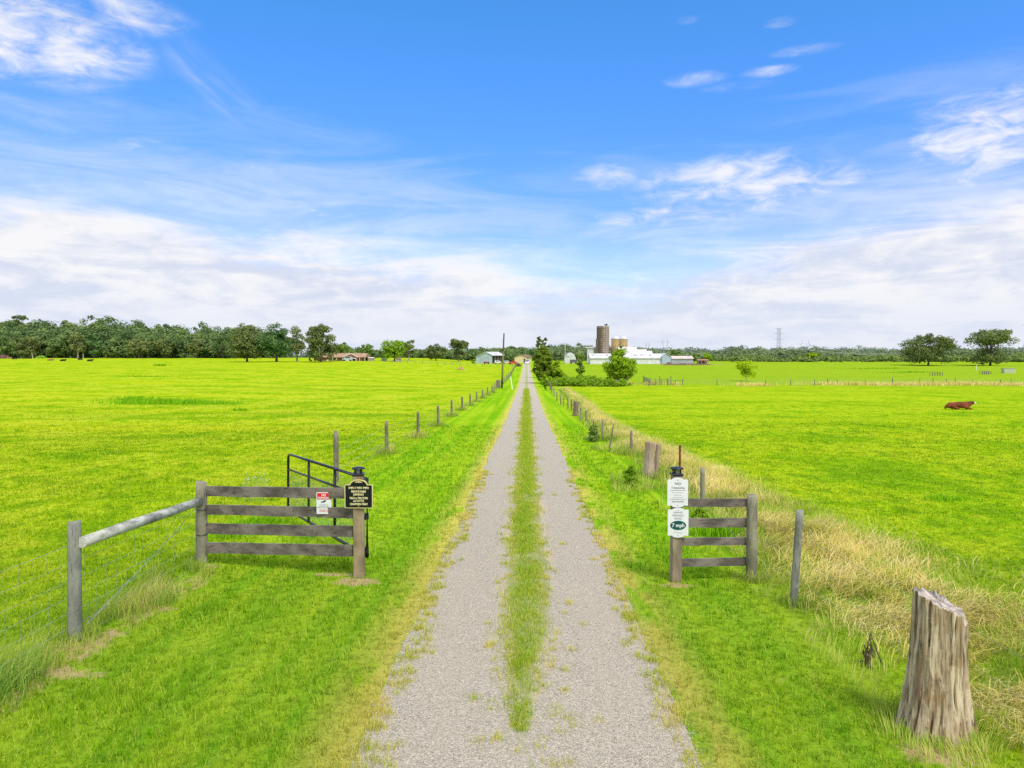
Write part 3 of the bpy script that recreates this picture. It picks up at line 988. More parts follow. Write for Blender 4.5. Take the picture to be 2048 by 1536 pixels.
s_ = thing('sign', c0, 'black sign with gold border and gold lettering on the left lantern post', 'sign')
MB().prism(arch(PU(555), PU(462), PU(345), PU(100), PU(28)), c0, (1, 0, 0), (0, 0, 1), (0, .018, 0)).build('border', M_gold, s_)
MB().prism(arch(PU(517), PU(434), PU(318), PU(92), PU(18)), c0 + Vector((0, -.003, PU(17))), (1, 0, 0), (0, 0, 1), (0, .006, 0)).build('face', M_blackp, s_)
T = lambda yy: c0.z + PU(1118 - yy)
txt([('7MPH 7 MPH 7MPH', c0.x, T(740), PU(43), .76, .02), ('PRIVATE FARM', c0.x, T(810), PU(41), .74, .025), ('DRIVEWAY', c0.x, T(868), PU(40), .72, .025),
     ('YIELD to TRACTORS', c0.x, T(937), PU(40), .68, .025), ('and CATTLE', c0.x, T(990), PU(38), .72, .025), ('CHAPMAN FARM', c0.x, T(1055), PU(41), .76, .025)], M_goldt, 'lettering', s_, c0.y - .0045)
mo = MB()
for (ux, uz, r_) in ((0, 600, 22), (-35, 603, 16), (35, 603, 16), (-62, 606, 10), (62, 606, 10), (0, 1076, 9)):
    mo.prism([(PU(r_) * math.cos(k * .628), PU(r_ * .8) * math.sin(k * .628)) for k in range(10)], (c0.x + PU(ux), c0.y - .006, T(uz)), (1, 0, 0), (0, 0, 1), (0, .003, 0))
mo.build('ornament', M_gold, s_)

# red and white notice on the boards
yR = (gpS.y * .75 + gpL.y * .25) - .03
c1 = W(648, 1028, yR)
w1, h1_ = PU(296), PU(435)


def rrect(w, h, r):
    p = []
    for (cx, cy, a0) in ((-w / 2 + r, r, math.pi), (w / 2 - r, r, 1.5 * math.pi), (w / 2 - r, h - r, 0), (-w / 2 + r, h - r, .5 * math.pi)):
        p += [(cx + r * math.cos(a0 + k * math.pi / 8), cy + r * math.sin(a0 + k * math.pi / 8)) for k in range(5)]
    return p


s_ = thing('sign', c1, 'small red and white notice with a camera symbol, fixed to the fence boards', 'sign')
MB().prism(rrect(w1, h1_, PU(22)), c1, (1, 0, 0), (0, 0, 1), (0, .004, 0)).build('plate', M_white, s_)
MB().prism(rrect(PU(268), PU(128), PU(10)), c1 + Vector((0, -.002, PU(291))), (1, 0, 0), (0, 0, 1), (0, .003, 0)).build('red_panel', M_red, s_)
T1 = lambda yy: c1.z + PU(1230 - yy)
txt([('NO', c1.x, T1(873), PU(46), .85, .03), ('TRESPASSING', c1.x, T1(926), PU(38), .76, .025)], M_white, 'heading', s_, c1.y - .0035)
txt([('THIS PROPERTY IS', c1.x, T1(1056), PU(16), .9, 0), ('PROTECTED BY VIDEO', c1.x, T1(1084), PU(16), .9, 0), ('SURVEILLANCE CAMERAS', c1.x, T1(1112), PU(17), .95, .01)], M_ink, 'fine_print', s_, c1.y - .002)
txt([('TRESPASSERS WILL', c1.x, T1(1158), PU(18), .9, .008), ('BE PROSECUTED', c1.x, T1(1186), PU(18), .9, .008)], M_red, 'warning_line', s_, c1.y - .002)
mo = MB()
cc = lambda ux, uz: (c1.x + PU(ux - 268), c1.y - .002, T1(uz))
mo.prism([(0, 0), (PU(60), PU(26)), (PU(72), PU(8)), (PU(40), -PU(20)), (PU(14), -PU(30))], cc(243, 975), (1, 0, 0), (0, 0, 1), (0, .003, 0))
mo.prism([(0, 0), (PU(30), PU(14)), (PU(24), -PU(14)), (PU(8), -PU(24))], cc(212, 988), (1, 0, 0), (0, 0, 1), (0, .003, 0))
mo.prism([(0, 0), (PU(26), PU(4)), (PU(26), PU(12)), (0, PU(10))], cc(222, 1000), (1, 0, 0), (0, 0, 1), (0, .003, 0))
mo.build('camera_symbol', M_navy, s_)

# two white signs on the right lantern post
yW = gsR.y - .015; kx2 = yW / F
PV = lambda v: v / 8.533 * kx2


def white_sign(cx, base, lab, sh, dh, bot):
    c_ = W(1310 + cx / 8.533, 920 + base / 8.533, yW)
    s_ = thing('sign', c_, lab, 'sign', 'white signs on the right post')
    MB().prism(arch(PV(352), PV(sh), PV(200), PV(dh), PV(6), PV(bot)), c_, (1, 0, 0), (0, 0, 1), (0, .012, 0)).build('plate', M_white, s_)
    return s_, c_


s_, c2 = white_sign(386, 778, 'upper white sign with dark NO Trespassing lettering on the right lantern post', 447, 36, 34)
T2 = lambda yy: c2.z + PV(778 - yy)
txt([('NO', c2.x, T2(420), PV(42), 1.1, .015), ('Trespassing', c2.x, T2(485), PV(34), .98, .01), ('540-878-0780', c2.x, T2(722), PV(26), .95, .004)], M_ink, 'lettering', s_, c2.y - .0015)
txt([('Past this point', c2.x, T2(562), PV(24), .98, -.002), ('without an', c2.x, T2(605), PV(24), .98, -.002), ('appointment', c2.x, T2(646), PV(24), .95, -.002)], M_palei, 'small_lettering', s_, c2.y - .0015)
for uz in (515, 668): MB().box((c2.x, c2.y - .001, T2(uz)), (PV(270), .002, PV(4))).build('rule', M_ink, s_)


def screw(c_, z, par):
    mo = MB().lathe((0, 0, 0), [(PV(8), 0), (PV(7), .004)], 8)
    mo.v = [(c_.x + v[0], c_.y - v[2], z + v[1]) for v in mo.v]
    mo.build('screw', M_ink, par)


for uz in (338, 775): screw(c2, T2(uz), s_)
s_, c3 = white_sign(393, 1290, 'lower white sign with a green 7 mph oval on the right lantern post', 447, 32, 36)
T3 = lambda yy: c3.z + PV(1290 - yy)
txt([('GRAVEL', c3.x, T3(905), PV(32), 1.0, -.002), ('FRIENDLY', c3.x, T3(958), PV(32), .98, -.002), ('ROAD', c3.x, T3(1010), PV(32), .98, -.002)], M_ink, 'lettering', s_, c3.y - .0015)
txt([('Please', c3.x, T3(1250), PV(30), 1.2, -.008)], M_palei, 'small_lettering', s_, c3.y - .0015)
ov = MB().prism([(PV(136) * math.cos(k * .2618), PV(80) * math.sin(k * .2618)) for k in range(24)], (c3.x, c3.y - .003, T3(1112)), (1, 0, 0), (0, 0, 1), (0, .004, 0)).build('oval', M_green, s_)
txt([('7 mph', c3.x, T3(1140), PV(62), .95, .025)], M_white, 'speed_figure', s_, c3.y - .0045)
for uz in (848, 1292): screw(c3, T3(uz), s_)

# ------------------------------------------------------------------ black tubular gate standing open
hY, eY = gpS.y + .22, 14.5
hP, eP = W(734, 1112, hY), W(576.5, 1020, eY)
gd = Vector((eP.x - hP.x, eP.y - hP.y, 0)); gn = Vector((-gd.y, gd.x, 0))


def gpt(px, py):
    d = ray(px, py); o = Vector((0, 0, CAM_H))
    k = (Vector((hP.x, hP.y, CAM_H)) - o).dot(gn) / d.dot(gn)
    return o + d * k


t_ = thing('metal_gate', (hP.x, hP.y, h1(hP.x, hP.y)), 'black tubular metal gate swung open behind the board fence', 'gate')
GR = .026
tl = [gpt(576.5, 1020), gpt(576.5, 916), gpt(577.6, 910.5), gpt(581, 909.3), gpt(734, 958), gpt(734.5, 1113), gpt(576.5, 1020)]
MB().tube(tl, GR, 8).build('outer_frame', M_black, t_, True)
MB().tube([gpt(577, 938.5), gpt(734, 995.5)], GR * .85, 8).build('rail', M_black, t_, True)
for px, a_, b_ in ((617.5, 921, 1043.5), (669.5, 937.5, 1074.5)):
    MB().tube([gpt(px, a_), gpt(px, b_)], GR * .95, 8).build('upright', M_black, t_, True)
net = MB()
for k in range(1, 60):
    f = k / 60
    px = 0
    A0, A1 = gpt(577, 938.5).lerp(gpt(734, 995.5), f), gpt(576.5, 1020).lerp(gpt(734, 1112), f)
    net.tube([A0, A1], .0024, 3, False)
for k in range(1, 6):
    f = k / 6
    net.tube([gpt(577, 938.5).lerp(gpt(576.5, 1020), f), gpt(734, 995.5).lerp(gpt(734, 1112), f)], .0022, 3, False)
net.build('wire_infill', M_wire, t_)
for py in (1033, 1101):
    q = W(731, py, hY)
    mb = MB(); mb.box(q + Vector((-.02, -.05, 0)), (.10, .10, .055 if py < 1050 else .03)); mb.tube([q + Vector((.02, .0, -.04)), q + Vector((.02, .0, .05))], .03, 8)
    mb.build('hinge', M_black, t_)

# ------------------------------------------------------------------ left wire fence with its round rail
def wires(mb, pts, hs, r, n=4):
    for hgt in hs:
        mb.tube([Vector(p) + Vector((0, 0, hgt)) for p in pts], r, n, False)
    return mb


cpost = G(150, 1282)
t_ = thing('wire_fence', cpost, 'woven wire fence with a grey corner post and slanting round rail, nearest left', 'fence')
mb, _ = post_px(150, 1282, 148.5, 1042, 26.5, 3, 16); mb.build('post', M_grey, t_, True)
A, B = W(163, 1085, cpost.y - .02), W(400, 1002.5, gpL.y - .06)
MB().tube([A, A.lerp(B, .35) + Vector((0, 0, .006)), A.lerp(B, .7) - Vector((0, 0, .004)), B], [.062, .068, .066, .06], 12).build('rail', M_rail, t_, True)
mb = MB()
off = Vector((.09, 0, 0))
line = [Vector((cpost.x - .02 - (cpost.y - y_) * -.015, y_, h1(cpost.x, y_))) + off for y_ in (1.5, 3, 4.5, 6, cpost.y)]
hs = [.06, .22, .38, .55, .73, .92, 1.12]
wires(mb, line, hs, .0017)
l2 = [Vector((cpost.x, cpost.y, cpost.z)) + off, Vector(gpL) + off]
wires(mb, l2, hs, .0019)
for k in range(90):
    f = k / 90
    y_ = 1.5 + f * (gpL.y - 1.5)
    x_ = np.interp(y_, [1.5, cpost.y, gpL.y], [line[0].x, line[-1].x, l2[1].x])
    if k % 2 == 0: mb.tube([(x_, y_, h1(x_, y_) + .06), (x_, y_, h1(x_, y_) + 1.12)], .0014, 3, False)
for dx in (0, .025, .05):
    mb.tube([W(166, 1245 + dx * 60, cpost.y) + off * .6, W(345, 1062 + dx * 60, gpL.y - .7) + off * .6, W(396, 1008, gpL.y - .05)], .0019, 4, False)
mb.build('wire', M_wire, t_)

# ------------------------------------------------------------------ post and wire fence up the left side of the drive
LT = [(672, 862), (773, 842), (836, 823), (876, 811), (903, 800), (924, 793), (940, 788), (953, 783), (965, 779), (975, 774), (984, 770)]
t_ = thing('wire_fence', G(672, 980), 'long row of dark timber posts and thin wire receding along the left of the drive', 'fence')
fp = []
for i, ((bx_, by_), (tx, ty)) in enumerate(zip([(672, 979)] + LPOST[1:], LT)):
    mb, b = post_px(bx_ + .5, by_, tx, ty, 10.5 * 18.9 / G(bx_, by_).y + .4, 10 + i, 9); mb.build('post', M_old, t_, True); fp.append(b)
y_ = fp[-1].y
rr = random.Random(4)
while y_ < 325:
    y_ += 6.9
    x_ = np.interp(y_, [100, 330], [fp[-1].x, -4.3]) + rr.uniform(-.06, .06)
    z_ = h1(x_, y_)
    wob((x_, y_, z_ - .1), (x_ + rr.uniform(-.06, .06), y_, z_ + rr.uniform(1.0, 1.35)), .075, 7, 3, int(y_)).build('post', M_old, t_, True)
    fp.append(Vector((x_, y_, z_)))
for (px, py, tx, ty) in ((993, 775, 993.5, 760), (996, 776, 996, 759.5), (999, 777, 999.5, 760)):
    mb, b = post_px(px, py, tx, ty, 2.6, px, 8); mb.build('post', M_old, t_, True)
mb = MB()
wires(mb, [p for p in fp], [.25, .5, .75, 1.0], .0032, 3)
mb.build('wire', M_wire, t_)

# ------------------------------------------------------------------ fence along the right side: posts, logs, rod
RP = [(1405, 1034, 1405, 935.6, 9.5), (1263, 908, 1262.5, 861, 5.5), (1218, 905, 1227, 848, 3.2), (1205.5, 881, 1205.5, 838, 4.3), (1187, 880, 1186.7, 837, 2.6),
      (1172, 846, 1171.7, 821, 3), (1161, 843, 1161, 813, 3), (1143, 822, 1143, 798.6, 3.2), (1136, 818, 1135.5, 795, 2.6), (1127, 814, 1127, 791.5, 2.6), (1122, 810, 1120, 788, 2.4),
      (1114, 803, 1113.5, 784.5, 2.3), (1109, 794, 1107.5, 775, 2.2), (1104, 785, 1103, 769, 2.4), (1101, 781, 1100, 763, 3)]
t_ = thing('wire_fence', G(1263, 908), 'uneven row of old timber posts and wire receding through dry grass on the right', 'fence')
fp = []
for i, (a_, b_, c_, d_, w_) in enumerate(RP):
    mb, b = post_px(a_, b_, c_, d_, w_, 40 + i, 9); mb.build('post', M_old if i % 3 else M_round, t_, True)
    if i not in (2,): fp.append(b)
q0 = G(1590, 1210); q1 = G(1870, 1490)
mb = MB()
wires(mb, [Vector((q1.x + .42, 2, h1(3.3, 2))), Vector((q1.x + .36, q1.y, q1.z)), q0 + Vector((.07, 0, 0)), grR + Vector((.09, 0, 0))] + fp, [.3, .6, .9], .0024, 3)
mb.build('wire', M_wire, t_)
mb, b = post_px(1586.5, 1214, 1600, 1021, 15.2, 60, 14)
mb.top('fence_post', M_grey, b, 'leaning pale round post standing alone between the short board fence and the stump', 'post', smooth=True)
b = W(1360, 1010, 13.2); b.z = h1(b.x, b.y)
MB().tube([b - Vector((0, 0, .1)), W(1360, 890, 13.2)], .021, 6).top('rusty_rod', M_rust, b, 'thin rusty steel rod upright behind the right lantern post', 'rod')


# ------------------------------------------------------------------ stumps
def stump(b, top_l, top_r, r0, hgt, seed, flare=.55, cut=.2, sq=1., deep=1., n=150, rings=70):
    rg = np.random.default_rng(seed)
    A_ = np.linspace(0, 2 * np.pi, n, endpoint=False)[None]
    f = (np.linspace(0, 1, rings) ** 1.1)[:, None]
    r = r0 * (1 + flare * (1 - f) ** 2.6)
    lobes = sum(rg.uniform(.3, 1) * np.cos(k * A_ + rg.uniform(0, 6) + f * rg.uniform(-.5, .5)) for k in (2, 3, 4, 5))
    r = r * (1 + (.05 + .09 * (1 - f) ** 1.5) * lobes)
    g_ = np.zeros((rings, n))
    for k in range(38):            # splits running up the grain
        a0 = rg.uniform(0, 6.28); wdt = rg.uniform(.018, .05); dp = rg.uniform(.04, .15) * deep
        f0, f1 = sorted(rg.uniform(-.2, 1.2, 2))
        ac = a0 + rg.uniform(-.12, .12) * f + .025 * np.sin(f * 14 + a0)
        dd = (A_ - ac + np.pi) % (2 * np.pi) - np.pi
        g_ += dp * np.exp(-(dd / wdt) ** 2) * np.clip((f - f0) / .1, 0, 1) * np.clip((f1 - f) / .1, 0, 1)
    rough = vnoise(A_ * 14 + f * 0, f * 9 + A_ * 0, seed) - .5
    r = r * (1 - g_ + .06 * rough + .035 * (vnoise(A_ * 40 + f * 0, f * 12 + A_ * 0, seed + 3) - .5))
    zt = hgt * (1 - cut * (.5 + .5 * np.cos(A_ - top_r)) ** 1.2) + .028 * hgt * (vnoise(A_ * 7, A_ * 0, seed + 1) - .5) * (1 - .5 * (np.cos(A_ - top_r) > 0)) + .014 * hgt * (vnoise(A_ * 22, A_ * 0, seed + 2) - .5)
    if top_l is not None:        # a lower step on one side
        dd = np.abs((A_ - top_l + np.pi) % (2 * np.pi) - np.pi)
        zt = zt - np.clip((.55 - dd) / .08, 0, 1) * hgt * .07
    Z = -.08 + f * (zt + .08)
    X = r * np.cos(A_) + top_off[0] * f * hgt; Y = r * np.sin(A_) * sq + top_off[1] * f * hgt
    V = np.stack([X, Y, Z], -1).reshape(-1, 3)
    ii = np.arange(rings - 1)[:, None] * n + np.arange(n)[None]; jj = np.arange(rings - 1)[:, None] * n + (np.arange(n) + 1)[None] % n
    q = np.stack([ii, jj, jj + n, ii + n], -1).reshape(-1, 4)
    # sawn top
    last = V[(rings - 1) * n:]; cen = last.mean(0)
    inn = cen + (last - cen) * .5; inn[:, 2] += -.012 + .02 * (NP.random(n) - .5)
    k = len(V)
    V2 = np.concatenate([V, inn, cen[None] - [0, 0, .015]])
    a_ = np.arange(n); b_ = (a_ + 1) % n; o_ = (rings - 1) * n
    q2 = np.stack([o_ + a_, o_ + b_, k + b_, k + a_], -1)
    t3 = np.stack([k + a_, k + b_, np.full(n, k + n)], -1)
    return V2, [q, q2, t3], len(q)


m, t, _b = new_mat('weathered_stump')
v_ = obj(t)
g1 = t.noise(t.scale(v_, (1, 1, .05)), 34, 6, .7, .5)
g2 = t.noise(t.scale(v_, (1, 1, .12)), 13, 4, .6, .4)
g3 = t.noise(v_, 5, 4, .6)
c = t.mix(t.ss(g2, .35, .65), (.22, .145, .08), (.66, .54, .36))
c = t.mix(t.m('MULTIPLY', t.ss(g3, .5, .65), .55), c, (.33, .21, .09))
c = t.mix(t.m('MULTIPLY', t.ss(g1, .53, .63), .9), c, (.07, .055, .04))
c = t.mix(t.m('MULTIPLY', t.ss(g1, .44, .34), .5), c, (.72, .67, .55))
c = t.mix(t.m('MULTIPLY', t.ss(t.noise(v_, 11, 5, .7), .58, .7), .35), c, (.30, .32, .16))
t.put(_b.inputs['Base Color'], c); _b.inputs['Roughness'].default_value = .9
bump(t, _b, g1, .9, .01)
M_stump = m
M_cut = simple('sawn_grey_top', (.50, .45, .41), .9, scale=16, var=.3, c2=(.26, .21, .18))
b = G(1870, 1464)
top_off = (.015, .0)
hz_ = zat(1176, b.y) - b.z
V2, fs, nq = stump(b, 5.8, 5.9, .195, hz_ * .985, 12, flare=.52, cut=.13, deep=1.7, n=300, rings=140)
me = np_mesh('tree_stump', V2, fs)
o = link('tree_stump', me, M_stump, None, False); me.materials.append(M_cut)
mi = np.zeros(len(me.polygons), np.int32); mi[nq:] = 1
me.polygons.foreach_set('material_index', mi)
o.location = (b.x, b.y, b.z)
tag(o, 'tall weathered grey stump with a slanting sawn top and deep cracks, near right', 'stump')
# split log gate posts beside the drive
for (px, py, wpx, tpy, mat, seed, lab, tw) in ((1302, 958, 29, 882, M_log, 31, 'split pale brown log post standing upright in weeds behind the white signs', True), (1151, 832, 13, 802, M_darklog, 32, 'stout dark weathered log post in the fence line halfway up the drive', False)):
    b = G(px, py); r_ = wpx / 2 / F * b.y
    hh_ = zat(tpy, b.y) - b.z
    t_ = thing('log_post', b, lab, 'post')
    top_off = (.05, 0)
    V2, fs, nq = stump(b, None, 1.0, r_ * (.62 if tw else .8), hh_, seed, flare=.35, cut=.05, n=60, rings=24)
    if tw: V2 = V2 + np.array([-r_ * .38, 0, 0])
    link('split_half' if tw else 'log', np_mesh('log', V2, fs), mat, t_)
    if tw:
        top_off = (.12, 0)
        V2, fs, nq = stump(b, None, 1.0, r_ * .34, hh_ * .94, seed + 5, flare=.25, cut=.08, n=44, rings=20)
        link('split_half', np_mesh('log', V2 + np.array([r_ * .5, .05, 0]), fs), mat, t_)
# dead stalk beside the stump
b = G(1738, 1335); k = b.y / F
mb = MB()
P_ = lambda px, py, dy=0: W(px, py, b.y + dy)
mb.tube([P_(1768, 1338), P_(1755, 1305, .03), P_(1741, 1267, .05)], [.008, .006, .004], 5)
mb.tube([P_(1741, 1267, .05), P_(1736, 1290), P_(1731, 1318, -.04), P_(1731, 1342, -.05)], [.006, .007, .008, .006], 5)
mb.tube([P_(1740, 1275, .02), P_(1744, 1300, .06), P_(1746, 1328, .08)], [.004, .005, .004], 5)
rr = random.Random(8)
for k_ in range(34):
    f = rr.random(); q = P_(1731 + rr.uniform(-5, 14) * (1 - f * .3), 1285 + 45 * f, rr.uniform(-.08, .08))
    e = q + Vector((rr.uniform(-.05, .05), rr.uniform(-.05, .05), rr.uniform(-.09, -.01)))
    mb.tube([q, q.lerp(e, .5) + Vector((0, 0, .01)), e], [.003, .010, .002], 4)
mb.top('dead_stalk', simple('dead_stalk', (.10, .065, .045), .9), b, 'withered dark brown weed stalk bent over in the grass beside the tall stump', 'weed')
# ------------------------------------------------------------------ trees
M_bark = simple('grey_bark', (.13, .105, .08), .9, scale=4, var=.3)
M_bark2 = simple('pale_bark', (.34, .31, .26), .9, scale=4, var=.2)
L_oak = leaf_mat('oak_leaves', (.085, .135, .04), (.26, .31, .11), clump=.35)
L_olive = leaf_mat('olive_leaves', (.13, .175, .045), (.32, .36, .14), clump=.35)
L_pine = leaf_mat('pine_needles', (.06, .14, .05), (.20, .34, .11), clump=.35)
L_mid = leaf_mat('mid_green_leaves', (.11, .20, .04), (.28, .40, .09), clump=.35)
L_bright = leaf_mat('bright_leaves', (.17, .32, .014), (.38, .54, .03), clump=.7)
L_lime = leaf_mat('lime_leaves', (.28, .44, .01), (.46, .58, .02), clump=.8)
L_cedar = leaf_mat('cedar_leaves', (.10, .16, .015), (.27, .35, .04), clump=.9)
L_wood = leaf_mat('woodland_leaves', (.065, .135, .055), (.26, .355, .115), clump=.11, spk=.15)
L_far = leaf_mat('distant_leaves', (.11, .175, .09), (.29, .36, .16), clump=.06, spk=.15)  # distance haze is mixed into this leaf colour
L_haze = leaf_mat('haze_tinted_leaves', (.15, .205, .165), (.26, .33, .23), clump=.06, spk=.15)  # bluish from haze painted into the leaves of the far ridge
L_shrub = leaf_mat('shrub_leaves', (.12, .27, .014), (.32, .48, .035), clump=1.2)


def quads_of(cen, nrm, size, rg, jit=.6):
    n = len(cen)
    a = rg.normal(0, 1, (n, 3)); nrm = nrm + a * jit
    nrm /= np.linalg.norm(nrm, axis=1)[:, None] + 1e-9
    r = rg.normal(0, 1, (n, 3)); u = np.cross(nrm, r); u /= np.linalg.norm(u, axis=1)[:, None] + 1e-9
    w = np.cross(nrm, u)
    s1 = (size * rg.uniform(.6, 1.3, n))[:, None] * .5; s2 = (size * rg.uniform(.4, 1., n))[:, None] * .5
    return np.stack([cen - u * s1, cen - w * s2, cen + u * s1, cen + w * s2], 1)


def clumps(rg, shape, n):
    """clump centres in a unit crown (x,y in -1..1, z 0..1) and their relative radii"""
    out = []
    while len(out) < n:
        p = rg.uniform(-1, 1, 3); z = (p[2] + 1) / 2
        if shape == 'oak': lim = math.sqrt(max(0, 1 - ((z - .38) / .64) ** 2)) if z > .38 else .72 + .28 * math.sin((z + .02) / .40 * 1.57)
        elif shape == 'round': lim = math.sqrt(max(0, 1 - ((z - .5) / .52) ** 2))
        elif shape == 'cone': lim = .95 * (1 - z) ** .8 + .08
        elif shape == 'pine': lim = (.45 + .55 * math.sin(min(1, z / .45) * 1.57)) if z < .45 else (1 - (z - .45) / .6) ** .75
        elif shape == 'column': lim = .9 * min(1, (1.02 - z) * 2.2) * min(1, .6 + z * 1.5)
        elif shape == 'dome': lim = math.sqrt(max(0, 1 - z ** 2))
        elif shape == 'cedar': lim = (.80 + .2 * math.sin(z * 3)) * min(1, (1.02 - z) * 3.5) * min(1, .42 + z * 2.3) * (1 - .33 * max(0, z - .25))
        elif shape == 'tuft': lim = (.45 if z < .55 else 1.0 * math.sqrt(max(0, 1 - ((z - .78) / .25) ** 2))) if z > .2 else .8
        d = math.hypot(p[0], p[1])
        if d <= lim and (d > lim * .35 or rg.random() < .35):
            out.append((p[0], p[1], z))
    return np.array(out)


def crown_arrays(rg, cx, cy, z0, z1, rx, ry, shape, nc, nl, leaf, cr=.3, gap=1., jit=.55):
    C_ = clumps(rg, shape, nc)
    hgt = z1 - z0
    rad = cr * min(rx, hgt * .6) * rg.uniform(.6, 1.25, nc)
    ctr = np.stack([cx + C_[:, 0] * (rx - rad * .4), cy + C_[:, 1] * (ry - rad * .4), z0 + rad * .6 + C_[:, 2] * (hgt - rad * 1.5)], -1)
    idx = rg.integers(0, nc, nl)
    d = rg.normal(0, 1, (nl, 3)); d /= np.linalg.norm(d, axis=1)[:, None]
    d[:, 2] = np.abs(d[:, 2]) * np.where(rg.random(nl) < .68, 1, -1)
    rr_ = rad[idx] * (rg.random(nl) ** .4)
    cen = ctr[idx] + d * rr_[:, None] * np.array([1.1, 1.1, .8])
    return quads_of(cen, d + np.array([0, 0, .5]), np.full(nl, leaf), rg, jit), ctr


def tree(name, label, cat, px, Y, top, wpx, shape='oak', leafm=L_oak, bark=M_bark, nc=45, nl=4200, leaf=.7, trunk=.12, tr=.028, cr=.3, group=None, seed=0, base=None, ry=1., bare=0):
    rg = np.random.default_rng(seed + 100)
    x = xat(px, Y); zb = h1(x, Y) if base is None else base
    zt = zat(top, Y); rx = wpx / 2 / F * Y; hgt = zt - zb
    t_ = thing(name, (x, Y, zb), label, cat, group)
    Q, ctr = crown_arrays(rg, x, Y, zb + hgt * trunk, zt, rx, rx * ry, shape, nc, nl, leaf, cr)
    me = np_mesh('crown', Q - np.array([x, Y, zb]), [np.arange(len(Q) * 4).reshape(-1, 4)])
    link('crown', me, leafm, t_)
    mb = MB()
    r0 = hgt * tr
    topz = zb + hgt * (.8 if shape in ('pine', 'cone', 'cedar', 'column', 'tuft') else .5)
    mb.tube([(x, Y, zb - .3), (x, Y, zb + hgt * .06), (x + .02 * rx, Y, (zb + topz) / 2), (x - .03 * rx, Y, topz)], [r0 * 1.5, r0, r0 * .8, r0 * .3], 8)
    for k in rg.choice(len(ctr), min(len(ctr), 10 + bare), replace=False):
        c_ = ctr[k]; f = rg.uniform(.3, .8)
        s_ = Vector((x, Y, zb + (topz - zb) * f))
        mid = s_.lerp(Vector(c_), .55) + Vector((0, 0, hgt * .03))
        mb.tube([s_, mid, Vector(c_)], [r0 * .42, r0 * .25, r0 * .08], 5)
    mb.build('trunk', bark, t_)
    return t_


GT = 'trees round the brick house'
tree('oak_tree', 'broad dark spreading oak standing alone at the edge of the left wood', 'tree', 494, 280, 645, 78, 'oak', L_oak, nc=85, nl=9000, leaf=.72, trunk=.06, group=GT, seed=1)
tree('pine_tree', 'tall green pine with layered boughs between the spreading oak and the thin tall tree', 'tree', 553, 280, 640, 82, 'pine', L_pine, nc=70, nl=8500, leaf=.68, trunk=.05, cr=.26, group=GT, seed=2)
tree('thin_tall_tree', 'thin sparse tall tree with sky showing through, right beside the tall pine', 'tree', 594, 282, 637, 42, 'column', L_olive, M_bark2, nc=34, nl=2900, leaf=.65, trunk=.12, cr=.34, tr=.02, group=GT, seed=3, bare=6)
tree('oak_tree', 'tall dark full-crowned tree overhanging the left end of the brick house', 'tree', 642, 278, 645, 66, 'oak', L_oak, nc=70, nl=8000, leaf=.7, trunk=.04, group=GT, seed=4)
tree('small_tree', 'low round tree behind the roof of the brick house at its left', 'tree', 686, 330, 681, 36, 'round', L_mid, nc=22, nl=1400, leaf=.8, trunk=.1, group=GT, seed=5)
tree('small_tree', 'dense mid-green tree behind the right end of the brick house', 'tree', 732, 335, 686, 32, 'round', L_mid, nc=24, nl=1700, leaf=.8, trunk=.08, group=GT, seed=6)
GM = 'trees along the far side of the left pasture'
tree('bright_tree', 'large bright green rounded tree above the two pale boxes', 'tree', 789, 300, 674, 54, 'oak', L_shrub, nc=44, nl=4400, leaf=.7, trunk=.1, group=GM, seed=7)
tree('pale_tree', 'paler looser tree just behind the large bright rounded tree', 'tree', 818, 330, 675, 32, 'round', L_olive, M_bark2, nc=20, nl=1500, leaf=.8, trunk=.15, group=GM, seed=8)
tree('oak_tree', 'domed dark oak halfway between the bright rounded tree and the blue barn', 'tree', 872, 350, 685, 50, 'oak', L_oak, nc=40, nl=3800, leaf=.8, trunk=.06, group=GM, seed=9)
tree('tall_tree', 'tall ragged grey-green tree rising above the row beside the blue barn', 'tree', 917, 355, 675, 38, 'tuft', L_oak, M_bark2, nc=32, nl=3000, leaf=.8, trunk=.05, cr=.36, group=GM, seed=10, bare=4)
tree('dark_conifer', 'narrow dark tree behind the light roof of the blue barn', 'tree', 1000, 370, 690, 18, 'cone', L_oak, nc=18, nl=1300, leaf=.8, trunk=.04, group=GM, seed=11)
tree('bush', 'round mid-green bush at the left corner of the blue barn', 'bush', 966, 345, 701, 22, 'round', L_mid, nc=16, nl=1100, leaf=.7, trunk=.02, seed=12)
tree('bush', 'small yellow-green bush hugging the left wall of the blue barn', 'bush', 947, 322, 714, 12, 'dome', L_bright, nc=10, nl=500, leaf=.6, trunk=.0, seed=13)

# beside the drive
tree('cedar_tree', 'tall dense dark cedar standing close to the right of the drive', 'tree', 1085, 139, 681, 42, 'cedar', L_cedar, nc=200, nl=26000, leaf=.27, trunk=.03, tr=.02, cr=.24, seed=20)
tree('far_pine', 'ragged dark treetop showing above the tall dense cedar', 'tree', 1083, 172, 672, 26, 'tuft', L_oak, nc=70, nl=4500, leaf=.36, trunk=.1, cr=.2, seed=21)
tree('bush', 'bright yellow-green bush growing against the right side of the tall cedar', 'bush', 1112, 141, 716, 36, 'dome', L_bright, nc=34, nl=4200, leaf=.30, trunk=.0, cr=.34, seed=22)
tree('bush', 'pale green sumac-like shrub at the foot of the tall cedar', 'bush', 1089, 122, 744, 20, 'dome', L_shrub, nc=20, nl=1500, leaf=.30, trunk=.0, cr=.4, seed=23)
tree('bush', 'small round dark shrub at the far end of the right fence row', 'bush', 1092, 104, 757, 10, 'round', L_cedar, nc=16, nl=1500, leaf=.14, trunk=.02, cr=.4, seed=24)
